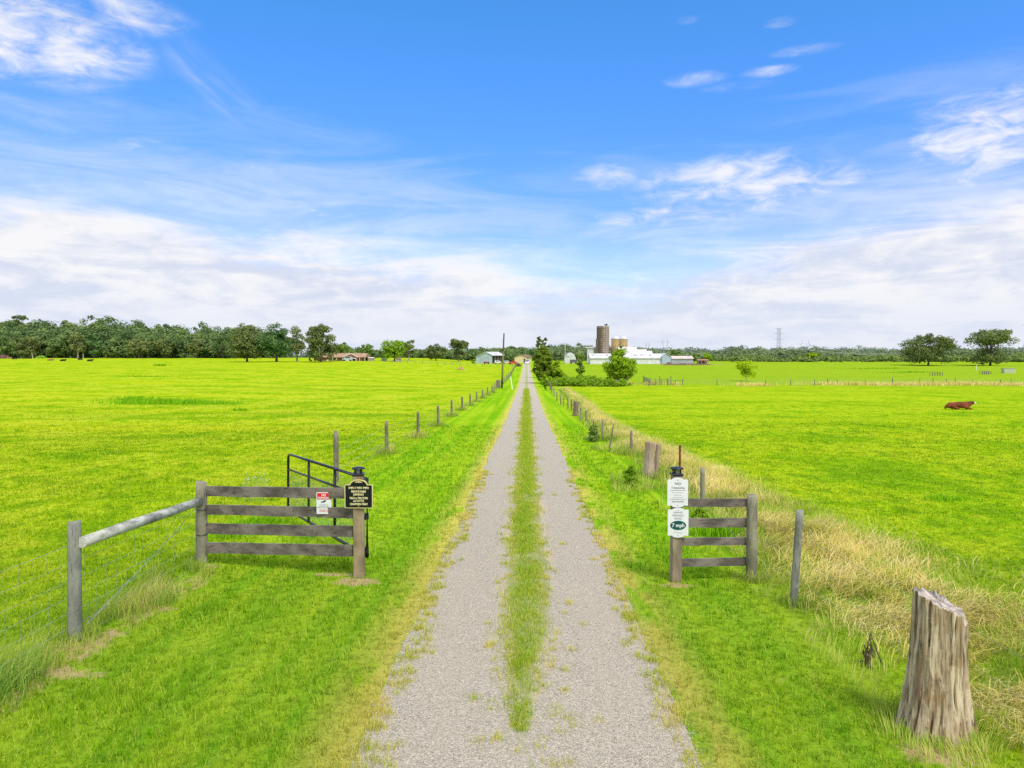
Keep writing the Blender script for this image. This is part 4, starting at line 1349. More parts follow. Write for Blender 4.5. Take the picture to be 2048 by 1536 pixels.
tree('vine_tree', 'slender vine-clad tree trunk with a thin top, between the cedar and the round bush tree', 'tree', 1161, 148, 694, 20, 'column', L_shrub, nc=30, nl=2400, leaf=.28, trunk=.02, cr=.30, tr=.03, seed=25, bare=6)
tree('round_tree', 'big rounded bright tree with dark underside at the gap in the cross fence', 'tree', 1241, 139, 692, 70, 'pine', L_bright, nc=100, nl=14000, leaf=.32, trunk=.03, cr=.26, seed=26)
tree('dark_tree', 'darker tree rising just behind the top of the big rounded bright tree', 'tree', 1236, 152, 689, 30, 'round', L_mid, nc=30, nl=3600, leaf=.36, trunk=.1, cr=.32, seed=27)
tree('lime_tree', 'lone yellow-green flat-topped shrub tree with bare stems in the right pasture', 'tree', 1493, 150, 717, 46, 'tuft', L_lime, M_bark2, nc=36, nl=2300, leaf=.30, trunk=.12, cr=.34, tr=.012, seed=28, bare=26)
b = G(1187, 884)
tree('cedar_sapling', 'small bushy dark green sapling grown through the right fence', 'sapling', 1188, b.y, 838, 26, 'cone', L_mid, nc=40, nl=3600, leaf=.07, trunk=.0, cr=.34, tr=.02, seed=29)
tree('weed_bush', 'leafy green weed clump growing at the foot of the split log post', 'weed', 1262, G(1262, 975).y, 925, 34, 'dome', L_shrub, nc=30, nl=1500, leaf=.06, trunk=.0, cr=.35, tr=.01, seed=40)
tree('weed_bush', 'leafy weed clump behind the boards of the short right fence panel', 'weed', 1405, G(1405, 1050).y, 1008, 40, 'dome', L_shrub, nc=26, nl=1300, leaf=.06, trunk=.0, cr=.35, tr=.01, seed=41)
hd = []
rg = np.random.default_rng(77)
for k in range(130):
    px = rg.uniform(1096, 1250); Y = rg.uniform(123, 139)
    x = xat(px, Y); zb = h1(x, Y); r_ = rg.uniform(.7, 1.5)
    top_ = rg.uniform(.7, 1.9) * (1.15 if px < 1190 else 1.0)
    hd.append(crown_arrays(rg, x, Y, zb - .1, zb + top_, r_, r_, 'dome', 6, 260, .26, .5)[0])
Q = np.concatenate(hd)
tag(link('undergrowth', np_mesh('undergrowth', Q, [np.arange(len(Q) * 4).reshape(-1, 4)]), L_shrub), kind='stuff')

# right-hand oaks and others
GR_ = 'big oaks by the right tree line'
tree('oak_tree', 'big dark spreading oak in the right pasture, the nearer to the pylon', 'tree', 1857, 300, 660, 102, 'oak', L_oak, nc=80, nl=8000, leaf=.75, trunk=.03, cr=.26, group=GR_, seed=31)
tree('oak_tree', 'tall ragged-topped dark oak near the right edge of the picture', 'tree', 1981, 300, 655, 86, 'tuft', L_oak, nc=80, nl=7600, leaf=.75, trunk=.02, cr=.26, group=GR_, seed=32, bare=4)
tree('bush', 'bright green round bush behind the small open shelter', 'bush', 1414, 350, 703, 20, 'round', L_bright, nc=18, nl=1400, leaf=.7, trunk=.05, seed=33)
tree('bush', 'rounded dark green tree behind the blue-grey barn end', 'bush', 1350, 380, 697, 26, 'round', L_mid, nc=18, nl=1300, leaf=.9, trunk=.05, seed=34)
tree('bush', 'low round dark tree between the long grey shed and the small open shelter', 'bush', 1388, 372, 705, 24, 'round', L_mid, nc=16, nl=1100, leaf=.9, trunk=.05, seed=35)
tree('pale_tree', 'pale yellow-green round tree in the thicket right of the pylon', 'tree', 1622, 420, 703, 24, 'round', L_bright, nc=18, nl=1200, leaf=1., trunk=.03, seed=36)

# ------------------------------------------------------------------ woods
def woods(name, px0, px1, Y0, Y1, topf, n, nl, leaf, mat, seed, wm=11., lowfront=.72, shape='round'):
    rg = np.random.default_rng(seed); A_ = []
    for k in range(n):
        px = rg.uniform(px0, px1); f = rg.random(); Y = Y0 + (Y1 - Y0) * f
        x = xat(px, Y); zb = h1(x, Y)
        top_ = zat(topf(px) + rg.normal(0, 1.6), Y)
        hgt = max(2.5, (top_ - zb) * (lowfront + (1 - lowfront) * f) * rg.uniform(.82, 1.06))
        r_ = wm * .5 * rg.uniform(.7, 1.3)
        A_.append(crown_arrays(rg, x, Y, zb - .2, zb + hgt, r_, r_, shape, 13, nl, leaf, .5, 1., .3)[0])
        if f < .35: A_.append(crown_arrays(rg, x + rg.normal(0, 4), Y - rg.uniform(0, 3), zb - .3, zb + hgt * rg.uniform(.25, .45), r_ * .9, r_ * .5, 'dome', 8, nl // 3, leaf * .8, .4)[0])
    Q = np.concatenate(A_)
    return tag(link(name, np_mesh(name, Q, [np.arange(len(Q) * 4).reshape(-1, 4)]), mat), kind='stuff')


lt = lambda px: float(np.interp(px, [-150, 0, 60, 150, 210, 260, 360, 430, 470, 520, 600, 700], [640, 641, 640, 640, 634, 642, 648, 657, 655, 662, 676, 690]))
woods('left_wood', -160, 560, 388, 470, lambda px: lt(px) - 15, 330, 900, 1.35, L_wood, 201, 15, .66)
GW = 'front trees of the left wood'
fr = [(12, 664, 54, L_wood, 'dark grey-green front tree of the left wood, at the picture edge'), (62, 668, 50, L_olive, 'olive rounded front tree of the left wood beside the leaning dead snag'),
      (112, 672, 40, L_wood, 'dark front tree between the olive tree and the pale-trunked one in the left wood'), (156, 660, 34, L_olive, 'light green slim front tree with a pale trunk in the left wood'),
      (188, 664, 34, L_pine, 'blue-green front tree right of the pale-trunked tree in the left wood'), (222, 676, 34, L_wood, 'short dark front tree in the middle of the left wood'),
      (278, 668, 42, L_olive, 'olive domed front tree right of the middle of the left wood'), (330, 672, 50, L_oak, 'wide dark domed front tree near the right part of the left wood'),
      (396, 668, 40, L_olive, 'pale olive front tree nearest the spreading oak in the left wood'), (446, 668, 40, L_wood, 'dark front tree just left of the spreading oak')]
for i, (px, tp, w_, mt, lab) in enumerate(fr):
    tree('wood_edge_tree', lab, 'tree', px, 380 + (i % 3) * 3, tp, w_, 'round', mt, M_bark2 if i == 3 else M_bark, nc=32, nl=3200, leaf=.85, trunk=.02 if i != 3 else .12, cr=.32, group=GW, seed=50 + i)
tree('emergent_tree', 'taller treetop standing above the left wood near the picture edge', 'tree', 42, 440, 626, 32, 'tuft', L_wood, nc=22, nl=1600, leaf=1., trunk=.1, cr=.34, seed=64)
ct = lambda px: float(np.interp(px, [640, 700, 760, 850, 900, 950, 1000, 1060, 1110, 1180], [690, 696, 703, 701, 700, 698, 697, 690, 688, 688]))
woods('middle_thicket', 650, 1065, 400, 470, lambda px: ct(px) - 8, 130, 480, 1.1, L_wood, 203, 10)
ct2 = lambda px: float(np.interp(px, [960, 1060, 1100, 1200, 1300], [696, 687, 686, 687, 694]))
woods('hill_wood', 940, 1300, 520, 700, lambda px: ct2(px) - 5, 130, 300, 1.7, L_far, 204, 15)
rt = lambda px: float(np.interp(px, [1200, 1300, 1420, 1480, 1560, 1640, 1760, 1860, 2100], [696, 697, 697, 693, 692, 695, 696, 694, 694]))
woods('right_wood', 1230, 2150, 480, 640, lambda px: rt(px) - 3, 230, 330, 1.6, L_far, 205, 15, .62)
woods('far_ridge_wood', 1150, 2200, 900, 1300, lambda px: rt(px) - 7, 260, 160, 3.2, L_haze, 206, 26)
woods('far_ridge_wood', -300, 1150, 900, 1250, lambda px: 693, 190, 140, 3.2, L_haze, 207, 26)
woods('right_thicket', 1430, 2120, 400, 470, lambda px: 705 + 5 * math.sin(px * .045) + (3 if px < 1600 else 0), 105, 360, 1.1, leaf_mat('thicket_leaves', (.10, .165, .05), (.29, .37, .11), clump=.12), 208, 9, .6)

# ------------------------------------------------------------------ buildings
M_brick = simple('red_brick', (.33, .15, .10), .85, scale=6, var=.2)
M_shingle = simple('brown_shingles', (.42, .25, .17), .85, scale=3, var=.15)
M_trim = simple('pale_trim', (.72, .66, .58), .6, var=.05)
M_conc = simple('concrete', (.42, .39, .36), .9, scale=2, var=.15)
M_bluem = simple('pale_blue_metal', (.40, .50, .60), .55, scale=.6, var=.1)
M_whitem = simple('white_metal', (.64, .64, .65), .5, scale=.5, var=.1)
M_roofw = simple('white_roof', (.62, .61, .62), .5, scale=.5, var=.12)
M_cream = simple('cream_siding', (.74, .62, .38), .6, var=.06)
M_brown = simple('brown_roof', (.26, .16, .11), .8, var=.2)
M_dark = simple('dark_interior', (.03, .022, .02), .9)  # near-black put in for shade inside openings; a door and spout share it
M_greym = simple('grey_blue_siding', (.36, .41, .46), .6, scale=.5, var=.1)
M_pinkr = simple('pale_pink_roof', (.66, .55, .50), .6, scale=.5, var=.1)
M_rusty = simple('rusty_roof', (.45, .22, .13), .8, scale=1.5, var=.3)
M_board2 = simple('bleached_boards', (.40, .36, .31), .9, scale=2, var=.2)


class Bld:
    """a building with its own axes: x along the front, y away, z up from the ground"""

    def __init__(s, name, label, cat, px, Y, rz=0, group=None, zb=None):
        s.x = xat(px, Y); s.y = Y; s.z = h1(s.x, Y) if zb is None else zb
        s.m = Matrix.Rotation(rz, 3, 'Z'); s.rz = rz
        s.t = thing(name, (s.x, Y, s.z), label, cat, group)

    def P(s, x, y, z): return Vector((s.x, s.y, s.z)) + s.m @ Vector((x, y, z))

    def box(s, name, mat, x0, x1, y0, y1, z0, z1, parent=None):
        return MB().box(s.P((x0 + x1) / 2, (y0 + y1) / 2, (z0 + z1) / 2), (x1 - x0, y1 - y0, z1 - z0), rz=s.rz).build(name, mat, parent or s.t)

    def poly(s, name, mat, pts, y0, y1, parent=None):
        """outline in x,z pushed from y0 to y1"""
        return MB().prism(pts, s.P(0, y0, 0), s.m @ Vector((1, 0, 0)), (0, 0, 1), s.m @ Vector((0, y1 - y0, 0))).build(name, mat, parent or s.t)

    def polyx(s, name, mat, pts, x0, x1, parent=None):
        """outline in y,z pushed from x0 to x1"""
        return MB().prism(pts, s.P(x0, 0, 0), s.m @ Vector((0, 1, 0)), (0, 0, 1), s.m @ Vector((x1 - x0, 0, 0))).build(name, mat, parent or s.t)


k3 = 300 / F
h_ = Bld('brick_house', 'low red-brick ranch house with brown roof and a front garage gable', 'house', 690, 300)
X = lambda px: (px - 690) * k3
Z = lambda py: zat(py, 300) - h_.z
ez = Z(714.5)
h_.box('wall', M_brick, X(637), X(725), .6, 8.5, -.4, ez)
h_.polyx('roof', M_shingle, [(-.2, ez - .1), (-.2, ez + .06), (4.6, Z(706.5)), (9.2, ez + .06), (9.2, ez - .1)], X(636), X(731))
g_ = h_.poly('garage_gable', M_brick, [(X(688), -.4), (X(688), ez), (X(703.5), Z(708.6)), (X(716), ez), (X(716), -.4)], -1.2, 1.0)
h_.poly('gable_trim', M_trim, [(X(685.5), ez - .15), (X(703.5), Z(707.6)), (X(718), ez - .15), (X(718), ez + .22), (X(703.5), Z(706.2)), (X(685.5), ez + .22)], -1.5, -1.26)
for a_, b_ in ((690, 701.5), (705, 714)):
    h_.box('garage_door', M_white, X(a_), X(b_), -1.27, -1.2, -.2, Z(716))
h_.box('doorway_shade_panel', M_dark, X(706.5), X(713), -1.29, -1.275, -.2, Z(717.3))  # dark sheet on the door, painting the shade of an opening
wn = h_.box('window', M_white, X(663), X(673.5), .5, .6, Z(720.5), Z(715)); h_.box('pane', M_glass, X(665.3), X(671.2), .47, .5, Z(720), Z(715.6), wn)
wn = h_.box('window', M_white, X(652), X(656), .5, .6, Z(723), Z(716)); h_.box('pane', M_glass, X(652.6), X(655.4), .47, .5, Z(719), Z(716.5), wn)
for a_ in (719, 729.5):
    h_.box('carport_post', M_trim, X(a_), X(a_ + 1.2), -.1, .15, -.3, ez)
h_.poly('gable_trim', M_trim, [(X(725), ez - .2), (X(729.5), Z(707.5)), (X(732.5), ez - .2), (X(732.5), ez), (X(729.5), Z(706)), (X(725), ez)], -.45, -.22)
h_.box('carport_wall', M_dark, X(725.1), X(730), 5, 6, -.3, ez - .1)  # wall coloured near-black, the dimness of the carport painted in
tree('bush', 'low reddish-brown shrub in front of the brick house wall', 'bush', 632, 294, 715, 22, 'dome', leaf_mat('reddish_leaves', (.09, .05, .035), (.20, .11, .08)), nc=16, nl=900, leaf=.5, trunk=0, seed=71)
tree('bush', 'small dark evergreen shrub at the left corner of the brick house', 'bush', 621, 293, 711, 9, 'round', L_oak, nc=10, nl=600, leaf=.5, trunk=0, seed=72)
tree('bush', 'small orange-brown shrub beneath the wall by the garage doors', 'bush', 677, 295, 720, 10, 'dome', leaf_mat('orange_leaves', (.20, .10, .03), (.34, .20, .06)), nc=8, nl=350, leaf=.4, trunk=0, seed=73)


def vehicle(name, label, cat, px, Y, length, width, hgt, rz, bodym, kind='van', group=None):
    x = xat(px, Y); z = h1(x, Y)
    v = Bld(name, label, cat, px, Y, rz, group)
    L, w = length, width
    if kind == 'van': prof = [(-L / 2, .4), (-L / 2, hgt * .95), (-L / 2 + .2, hgt), (L * .18, hgt), (L * .33, hgt * .62), (L * .49, hgt * .52), (L / 2, .45)]
    elif kind == 'pickup': prof = [(-L / 2, .45), (-L / 2, hgt * .58), (-L * .08, hgt * .58), (-L * .05, hgt), (L * .16, hgt), (L * .25, hgt * .62), (L * .48, hgt * .55), (L / 2, .45)]
    else: prof = [(-L / 2, .5), (-L / 2, hgt), (L / 2, hgt), (L / 2, .5)]
    v.poly('body', bodym, prof, -w / 2, w / 2)
    if kind != 'trailer':
        zf = hgt * .66
        v.poly('windscreen', M_glass, [(L * (.20 if kind == 'van' else .175), hgt * .94), (L * (.325 if kind == 'van' else .245), zf), (L * (.34 if kind == 'van' else .26), zf + .02), (L * (.215 if kind == 'van' else .19), hgt * .96)], -w / 2 + .1, w / 2 - .1)
        for sd_ in (-1, 1):
            y0 = sd_ * w / 2
            v.poly('window', M_glass, [(-L * .03 if kind == 'pickup' else -L * .38, zf), (-L * .03 if kind == 'pickup' else -L * .38, hgt * .92), (L * .14, hgt * .92), (L * .22, zf)], min(y0, y0 + sd_ * .012), max(y0, y0 + sd_ * .012))
    for a_ in (-.32, .32):
        for sd_ in (-1, 1):
            c_ = v.P(a_ * L, sd_ * (w / 2 - .1), .33)
            ax = v.m @ Vector((0, .11, 0))
            MB().tube([c_ - ax, c_ + ax], .34, 12).build('wheel', M_tyre, v.t)
    return v


vehicle('parked_van', 'pale blue-white van parked nose-left before the garage of the brick house', 'van', 694.5, 296.5, 3.9, 1.8, 1.7, math.pi, simple('blue_white_paint', (.55, .62, .74), .3, spec=.6, var=.05), 'van')
s_ = Bld('small_shed', 'small weathered brown shed right of the brick house', 'shed', 741, 305)
s_.box('wall', M_board2, -1.2, 1.2, 0, 2.4, -.3, zat(716.5, 305) - s_.z); s_.polyx('roof', M_pinkr, [(-.2, zat(716.5, 305) - s_.z), (1.2, zat(714.3, 305) - s_.z), (2.6, zat(716.5, 305) - s_.z)], -1.4, 1.4)
s_ = Bld('white_container', 'plain white box standing on grass between two small brown sheds', 'container', 767, 303)
s_.box('wall', M_white, -1.05, 1.05, 0, 2.4, .1, zat(717.6, 303) - s_.z); s_.box('lid', M_conc, -1.12, 1.12, -.07, 2.47, zat(717.6, 303) - s_.z, zat(716.9, 303) - s_.z); s_.box('door', M_conc, -.4, .4, -.03, 0, .2, 1.5)
s_ = Bld('small_shed', 'small brown hut under the bright rounded tree', 'shed', 796, 294)
s_.box('wall', M_board2, -.9, .9, 0, 2, -.3, zat(718, 294) - s_.z); s_.polyx('roof', M_brown, [(-.2, zat(718, 294) - s_.z), (1, zat(716, 294) - s_.z), (2.2, zat(718, 294) - s_.z)], -1.05, 1.05)

# blue barn
b_ = Bld('blue_barn', 'pale blue metal barn with white roof and dark open right side', 'barn', 968, 330, -.39)
Zb = lambda py: zat(py, 330) - b_.z
wL, wR, wA = -4.2, 4.2, 1.2
b_.poly('gable_wall', M_bluem, [(wL, -.4), (wL, Zb(714)), (wA, Zb(704.6)), (wR, Zb(711)), (wR, -.4)], 0, .15)
b_.box('side_wall', M_bluem, wL, wL + .15, .15, 12.8, -.4, Zb(714.2))
b_.box('open_side_shade', M_dark, wR - .3, wR - .1, .15, 12.8, -.4, Zb(711.6))  # dark panel painting the shade inside the open side
b_.poly('rear_wall', M_bluem, [(wL, -.4), (wL, Zb(714)), (wA, Zb(704.6)), (wR, Zb(711)), (wR, -.4)], 12.8, 12.95)
b_.poly('roof', M_roofw, [(wL - .3, Zb(714.4)), (wA, Zb(704.3)), (wR + .5, Zb(711.4)), (wR + .5, Zb(710.7)), (wA, Zb(703.5)), (wL - .3, Zb(713.7))], -.3, 13.2)
for y_ in (3.2, 6.4, 9.6, 12.7): b_.box('post', M_board2, wR - .1, wR + .1, y_ - .1, y_ + .1, -.4, Zb(711.4))
vehicle('parked_van', 'white van parked beside the open dark side of the blue barn', 'van', 996, 322, 2.9, 1.9, 1.7, 0, M_white, 'van', 'vehicles by the blue barn')
vehicle('parked_van', 'pale van parked between the utility pole and the red truck', 'van', 1013, 330, 3.4, 1.9, 1.6, 0, simple('pale_paint', (.62, .68, .68), .3, spec=.5, var=.05), 'van', 'vehicles by the blue barn')
vehicle('red_truck', 'bright red farm truck in front of the cream gabled building', 'truck', 1026, 315, 3.6, 2.0, 2.0, 0, simple('red_paint', (.62, .06, .02), .4, spec=.5, var=.1), 'pickup')
vehicle('red_wagon', 'dull red farm wagon standing against the blue barn gable', 'wagon', 973, 318, 2.5, 1.5, 1.15, 0, simple('dull_red_paint', (.24, .06, .05), .6, var=.2), 'trailer')
vehicle('white_pickup', 'white pickup truck coming along the far end of the drive', 'truck', 1054, 325, 4.6, 1.9, 1.8, -1.5708, M_white, 'pickup')
# cream building
c_ = Bld('cream_building', 'cream gabled farm building with brown roof at the end of the drive', 'building', 1041, 352, -.3)
Zc = lambda py: zat(py, 352) - c_.z
c_.poly('wall', M_cream, [(-3.1, -.4), (-3.1, Zc(714)), (.2, Zc(710)), (3.1, Zc(714)), (3.1, -.4)], 0, 9)
c_.poly('roof', M_brown, [(-3.6, Zc(714.6)), (.2, Zc(709.8)), (3.6, Zc(714.6)), (3.6, Zc(714)), (.2, Zc(709.2)), (-3.6, Zc(714))], -.3, 9.4)
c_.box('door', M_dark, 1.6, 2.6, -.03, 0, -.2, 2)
# brush pile, hay mound, dead trunks
def heap(name, label, cat, px, Y, wpx, hm, mat, seed, dp=.6, stuff=None, lump=.35):
    x = xat(px, Y); z = h1(x, Y); r_ = wpx / 2 / F * Y
    rg = random.Random(seed); mb = MB(); n = 28; rings = 7; vs = []
    for i in range(rings + 1):
        f = i / rings
        for k in range(n):
            a_ = 2 * math.pi * k / n
            q = (1 - f ** 1.6) * (1 + lump * .5 * math.sin(3 * a_ + seed) + rg.uniform(-lump, lump) * .35)
            vs.append((x + r_ * q * math.cos(a_), Y + r_ * dp * q * math.sin(a_), z - .1 + (hm + .1) * math.sin(f * 1.57) * (1 + rg.uniform(-lump, lump) * .4)))
    fs = [(i * n + k, i * n + (k + 1) % n, (i + 1) * n + (k + 1) % n, (i + 1) * n + k) for i in range(rings) for k in range(n)]
    fs.append(tuple(range(rings * n, rings * n + n)))
    mb.add(vs, fs)
    return mb.top(name, mat, (x, Y, z), label, cat)


heap('brush_pile', 'brown brush pile at the left fence near the red truck', 'brush pile', 1037, 285, 9, 1.1, simple('brush', (.17, .10, .06), .95, scale=9, var=.5), 3, .8, lump=.8)
heap('hay_mound', 'low tan mound with brown base lying in the left pasture', 'hay mound', 922, 235, 15, .95, simple('old_hay', (.46, .34, .15), .95, scale=2.5, var=.4, c2=(.16, .075, .03)), 4, .6)
heap('brush_pile', 'reddish brush heap at the left edge of the far pasture', 'brush pile', 4, 372, 26, 1.7, simple('red_brush', (.17, .10, .08), .95, scale=3, var=.4), 5, .5, lump=.8)
heap('bush', 'bright green bush at the foot of the left wood beside the leaning snag', 'bush', 81, 372, 18, 1.3, simple('bush_green', (.20, .36, .03), .9, scale=3, var=.4), 6, .6, lump=.8)
M_dirt = simple('manure_earth', (.19, .13, .075), .95, scale=1.5, var=.45)
heap('dirt_mound', 'long low dark earth bank in front of the small open shelter', 'earth bank', 1370, 305, 108, .75, M_dirt, 7, .14, lump=.3)
heap('dirt_mound', 'short dark earth heap in front of the blue-grey barn end', 'earth heap', 1338, 318, 15, 1.0, M_dirt, 8, .5)
for px, Y, t0, lean, lab in ((166.5, 374, 706.5, 0, 'short bleached dead trunk upright at the edge of the left wood'), (66, 374, 706.5, -1.2, 'leaning bleached dead snag at the edge of the left wood')):
    x = xat(px, Y); z = h1(x, Y); q = Vector((x, Y, z))
    MB().tube([q - Vector((0, 0, .3)), q + Vector((lean * .25, 0, 1.4)), Vector((x + lean * .6, Y, zat(t0, Y)))], [.3, .24, .1], 7).top('snag', M_bark2, q, lab, 'snag')

# silos and white barns
M_silo = None
m, t, _b = new_mat('stained_shaded_concrete')
v_ = obj(t); vx, vy, vz = t.sep(v_)
st = t.noise(t.scale(v_, (1, 1, .08)), 1.1, 5, .65)
st2 = t.noise(v_, .9, 5, .65)
c = t.mix(t.ss(st, .35, .65), (.20, .15, .115), (.40, .31, .245))
c = t.mix(t.m('MULTIPLY', t.ss(t.m('ADD', st2, t.m('MULTIPLY', vx, -.10)), .42, .68), .75), c, (.10, .075, .065))  # stain blotches, weighted to paint shade on the side away from the sun
bandm = t.ss(t.m('ABSOLUTE', t.m('SUBTRACT', t.m('FRACT', t.m('MULTIPLY', vz, 1.05)), .5)), .40, .47)
c = t.mix(t.m('MULTIPLY', bandm, .45), c, (.09, .075, .065))
t.put(_b.inputs['Base Color'], c); _b.inputs['Roughness'].default_value = .9
M_silo = m
kS = 345 / F
sx = xat(1205.5, 345); sz = h1(sx, 345)
t_ = thing('silo', (sx, 345, sz), 'tall open-topped brown stained silo above the white barns', 'silo')
rS = 12.4 * kS; tS = zat(652.5, 345)
mb = MB(); n = 32
prof = [(rS * 1.0, sz - .5)]
for k in range(1, 17): prof += [(rS, sz + (tS - sz) * k / 17 - .09), (rS * 1.012, sz + (tS - sz) * k / 17 - .05), (rS * 1.012, sz + (tS - sz) * k / 17 + .05), (rS, sz + (tS - sz) * k / 17 + .09)]
prof += [(rS, tS), (rS * .93, tS), (rS * .93, tS - 2)]
mb.lathe((sx, 345, 0), prof, n); mb.build('wall', M_silo, t_, True)
cx_ = xat(1213, 342); MB().tube([(cx_, 345 - rS * .86, sz), (cx_, 345 - rS * .86, tS + .2)], .22, 8).build('pipe', M_conc, t_)
MB().tube([(cx_, 345 - rS * .86, tS), (cx_ + .1, 345 - rS * .8, tS + .7), (cx_ - .8, 345 - rS * .3, tS + .6)], [.25, .4, .2], 8).build('spout', M_dark, t_)
cx_ = xat(1196, 342)
MB().box((xat(1193.3, 345), 345 - rS * .4, sz + (zat(678, 345) - sz) / 2), (1.0, 1.6, zat(678, 345) - sz)).build('chute', M_silo, t_)
M_tan = simple('tan_stave_concrete', (.38, .28, .12), .9, scale=1.2, var=.25, c2=(.24, .17, .08))
for px, lab in ((1230.4, 'left one of the twin short tan silos behind the big round tree'), (1246.8, 'right one of the twin short tan silos behind the big round tree')):
    x = xat(px, 352); z = h1(x, 352); r_ = 8.0 * 352 / F
    t_ = thing('twin_silo', (x, 352, z), lab, 'silo', 'twin tan silos')
    MB().lathe((x, 352, 0), [(r_, z - .5), (r_, zat(678.5, 352))], 24).build('wall', M_tan, t_, True)
    MB().lathe((x, 352, 0), [(r_ * 1.03, zat(678.6, 352)), (r_ * 1.0, zat(677.6, 352)), (r_ * .75, zat(674, 352)), (r_ * .3, zat(671.5, 352))], 24).build('roof', M_roofw, t_, True)
x0, x1 = xat(1229, 352), xat(1248, 352); zt = zat(670.8, 352)
MB().tube([(x0, 352, zt - 1.2), (x0, 352, zt), (x1, 352, zt), (x1, 352, zt - 1.2)], .10, 6).top('catwalk_rail', M_whitem, (x0, 352, zt - 1.2), 'thin pale catwalk rail across the tops of the twin tan silos', 'rail')
M_lowwall = simple('whitewashed_block', (.68, .69, .72), .8, scale=.8, var=.1)


def barn(name, label, x0p, x1p, Y, eave, ridge, depth, wallm, roofm, slope_only=False, vents=(), group=None, base=None):
    b_ = Bld(name, label, 'barn', (x0p + x1p) / 2, Y, 0, group)
    k = Y / F; hw = (x1p - x0p) / 2 * k
    ze, zr = zat(eave, Y) - b_.z, zat(ridge, Y + depth * .5) - b_.z
    b_.polyx('wall', wallm, [(0, -.5), (0, ze), (depth / 2, zr - .2), (depth, ze), (depth, -.5)], -hw, hw)
    rf = b_.polyx('roof', roofm, [(-.4, ze - .12), (depth / 2, zr - .1), (depth + .4, ze - .12), (depth + .4, ze + .08), (depth / 2, zr + .1), (-.4, ze + .08)], -hw - .3, hw + .3)
    for (vp, vy) in vents:
        f = (eave - vy) / (eave - ridge) * .5
        xx = (vp - (x0p + x1p) / 2) * k
        b_.box('roof_vent', M_greym, xx - .45, xx + .45, depth * f - .3, depth * f + .3, ze + (zr - ze) * f * 2 - .1, ze + (zr - ze) * f * 2 + .5, rf)
    return b_


bb = barn('white_barn', 'long low whitewashed barn with white roof at the foot of the tall brown silo', 1181, 1324.5, 328, 716.4, 707.4, 10, M_lowwall, M_roofw, vents=((1187.5, 712), (1216, 712), (1272.5, 711.5), (1285, 711), (1301.5, 711.5)))
barn('white_barn', 'tallest white-roofed barn block right behind the twin tan silos', 1240, 1275.5, 341, 712, 694.2, 12, M_whitem, M_roofw, group='white barn blocks')
barn('white_barn', 'middle-height white-roofed barn block, second step down from the silos', 1276.2, 1295.2, 340.5, 713, 699, 11, M_whitem, M_roofw, group='white barn blocks')
barn('white_barn', 'lowest small white-roofed barn block at the end of the stepped row', 1296, 1306, 340, 713, 702, 10, M_whitem, M_roofw, group='white barn blocks')
s_ = Bld('feed_shed', 'narrow tall white shed with overhanging roof left of the brown silo', 'shed', 1181.5, 345)
s_.box('wall', M_whitem, -1.6, 1.6, 0, 3, -.4, zat(696, 345) - s_.z); s_.box('roof', M_roofw, -2.7, 2.0, -.5, 3.5, zat(696, 345) - s_.z, zat(694, 345) - s_.z)
g_ = Bld('gable_barn', 'blue-grey gable-ended barn joining the long low grey shed', 'barn', 1333, 327)
Zg = lambda py: zat(py, 327) - g_.z
kg = 327 / F
g_.poly('wall', M_bluem, [(-9 * kg, -.5), (-9 * kg, Zg(713.5)), (-1 * kg, Zg(707.2)), (9.5 * kg, Zg(713.8)), (9.5 * kg, -.5)], 0, 9)
g_.poly('roof', M_roofw, [(-10 * kg, Zg(714)), (-1 * kg, Zg(707)), (10.3 * kg, Zg(714.3)), (10.3 * kg, Zg(713.7)), (-1 * kg, Zg(706.3)), (-10 * kg, Zg(713.4))], -.3, 9.4)
barn('long_shed', 'long low grey-blue shed with a pale pinkish roof', 1343.5, 1386, 327, 717.2, 712.2, 7, M_greym, M_pinkr)
s_ = Bld('open_shelter', 'small open livestock shelter with rusty roof', 'shelter', 1407, 322)
ks = 322 / F
s_.polyx('roof', M_rusty, [(-.3, zat(721, 322) - s_.z), (3, zat(718.8, 322) - s_.z), (3, zat(718.3, 322) - s_.z), (-.3, zat(720.3, 322) - s_.z)], -11 * ks, 11 * ks)
for a_ in (-10.4, -3.5, 3.5, 10.4): s_.box('post', M_board2, a_ * ks - .1, a_ * ks + .1, 0, .2, -.4, zat(720.8, 322) - s_.z)
s_.box('back_wall', M_board2, -10.5 * ks, 10.5 * ks, 2.7, 2.8, -.4, zat(719.5, 322) - s_.z)
s_.box('feed_rack', M_brown, -6 * ks, 7 * ks, .9, 1.6, -.1, .9)
# arched white shed, small white shed, stock trailer
q_ = Bld('arched_shed', 'arched white shed with weathered roof between the cedar and the silo', 'shed', 1141.5, 345)
rq = 11.5 * kS; hq = zat(705.3, 345) - q_.z
arc = [(rq * math.cos(math.pi * k / 14), max(-.4, hq * math.sin(math.pi * k / 14)) if 0 < k < 14 else -.4) for k in range(15)]
q_.poly('vault', M_roofw, arc, 0, 12); q_.poly('end_wall', M_whitem, [(p[0] * .96, p[1] * .96) for p in arc], -.06, .02)
s_ = Bld('small_shed', 'tiny white gabled shed in front of the arched white shed', 'shed', 1133.5, 338)
ks = 338 / F
s_.poly('wall', M_whitem, [(-4.2 * ks, -.4), (-4.2 * ks, zat(713.5, 338) - s_.z), (0, zat(711, 338) - s_.z), (4.2 * ks, zat(713.5, 338) - s_.z), (4.2 * ks, -.4)], 0, 3)
s_.poly('roof', M_roofw, [(-4.8 * ks, zat(714, 338) - s_.z), (0, zat(711, 338) - s_.z), (4.8 * ks, zat(714, 338) - s_.z), (4.8 * ks, zat(713.3, 338) - s_.z), (0, zat(710.3, 338) - s_.z), (-4.8 * ks, zat(713.3, 338) - s_.z)], -.2, 3.2)
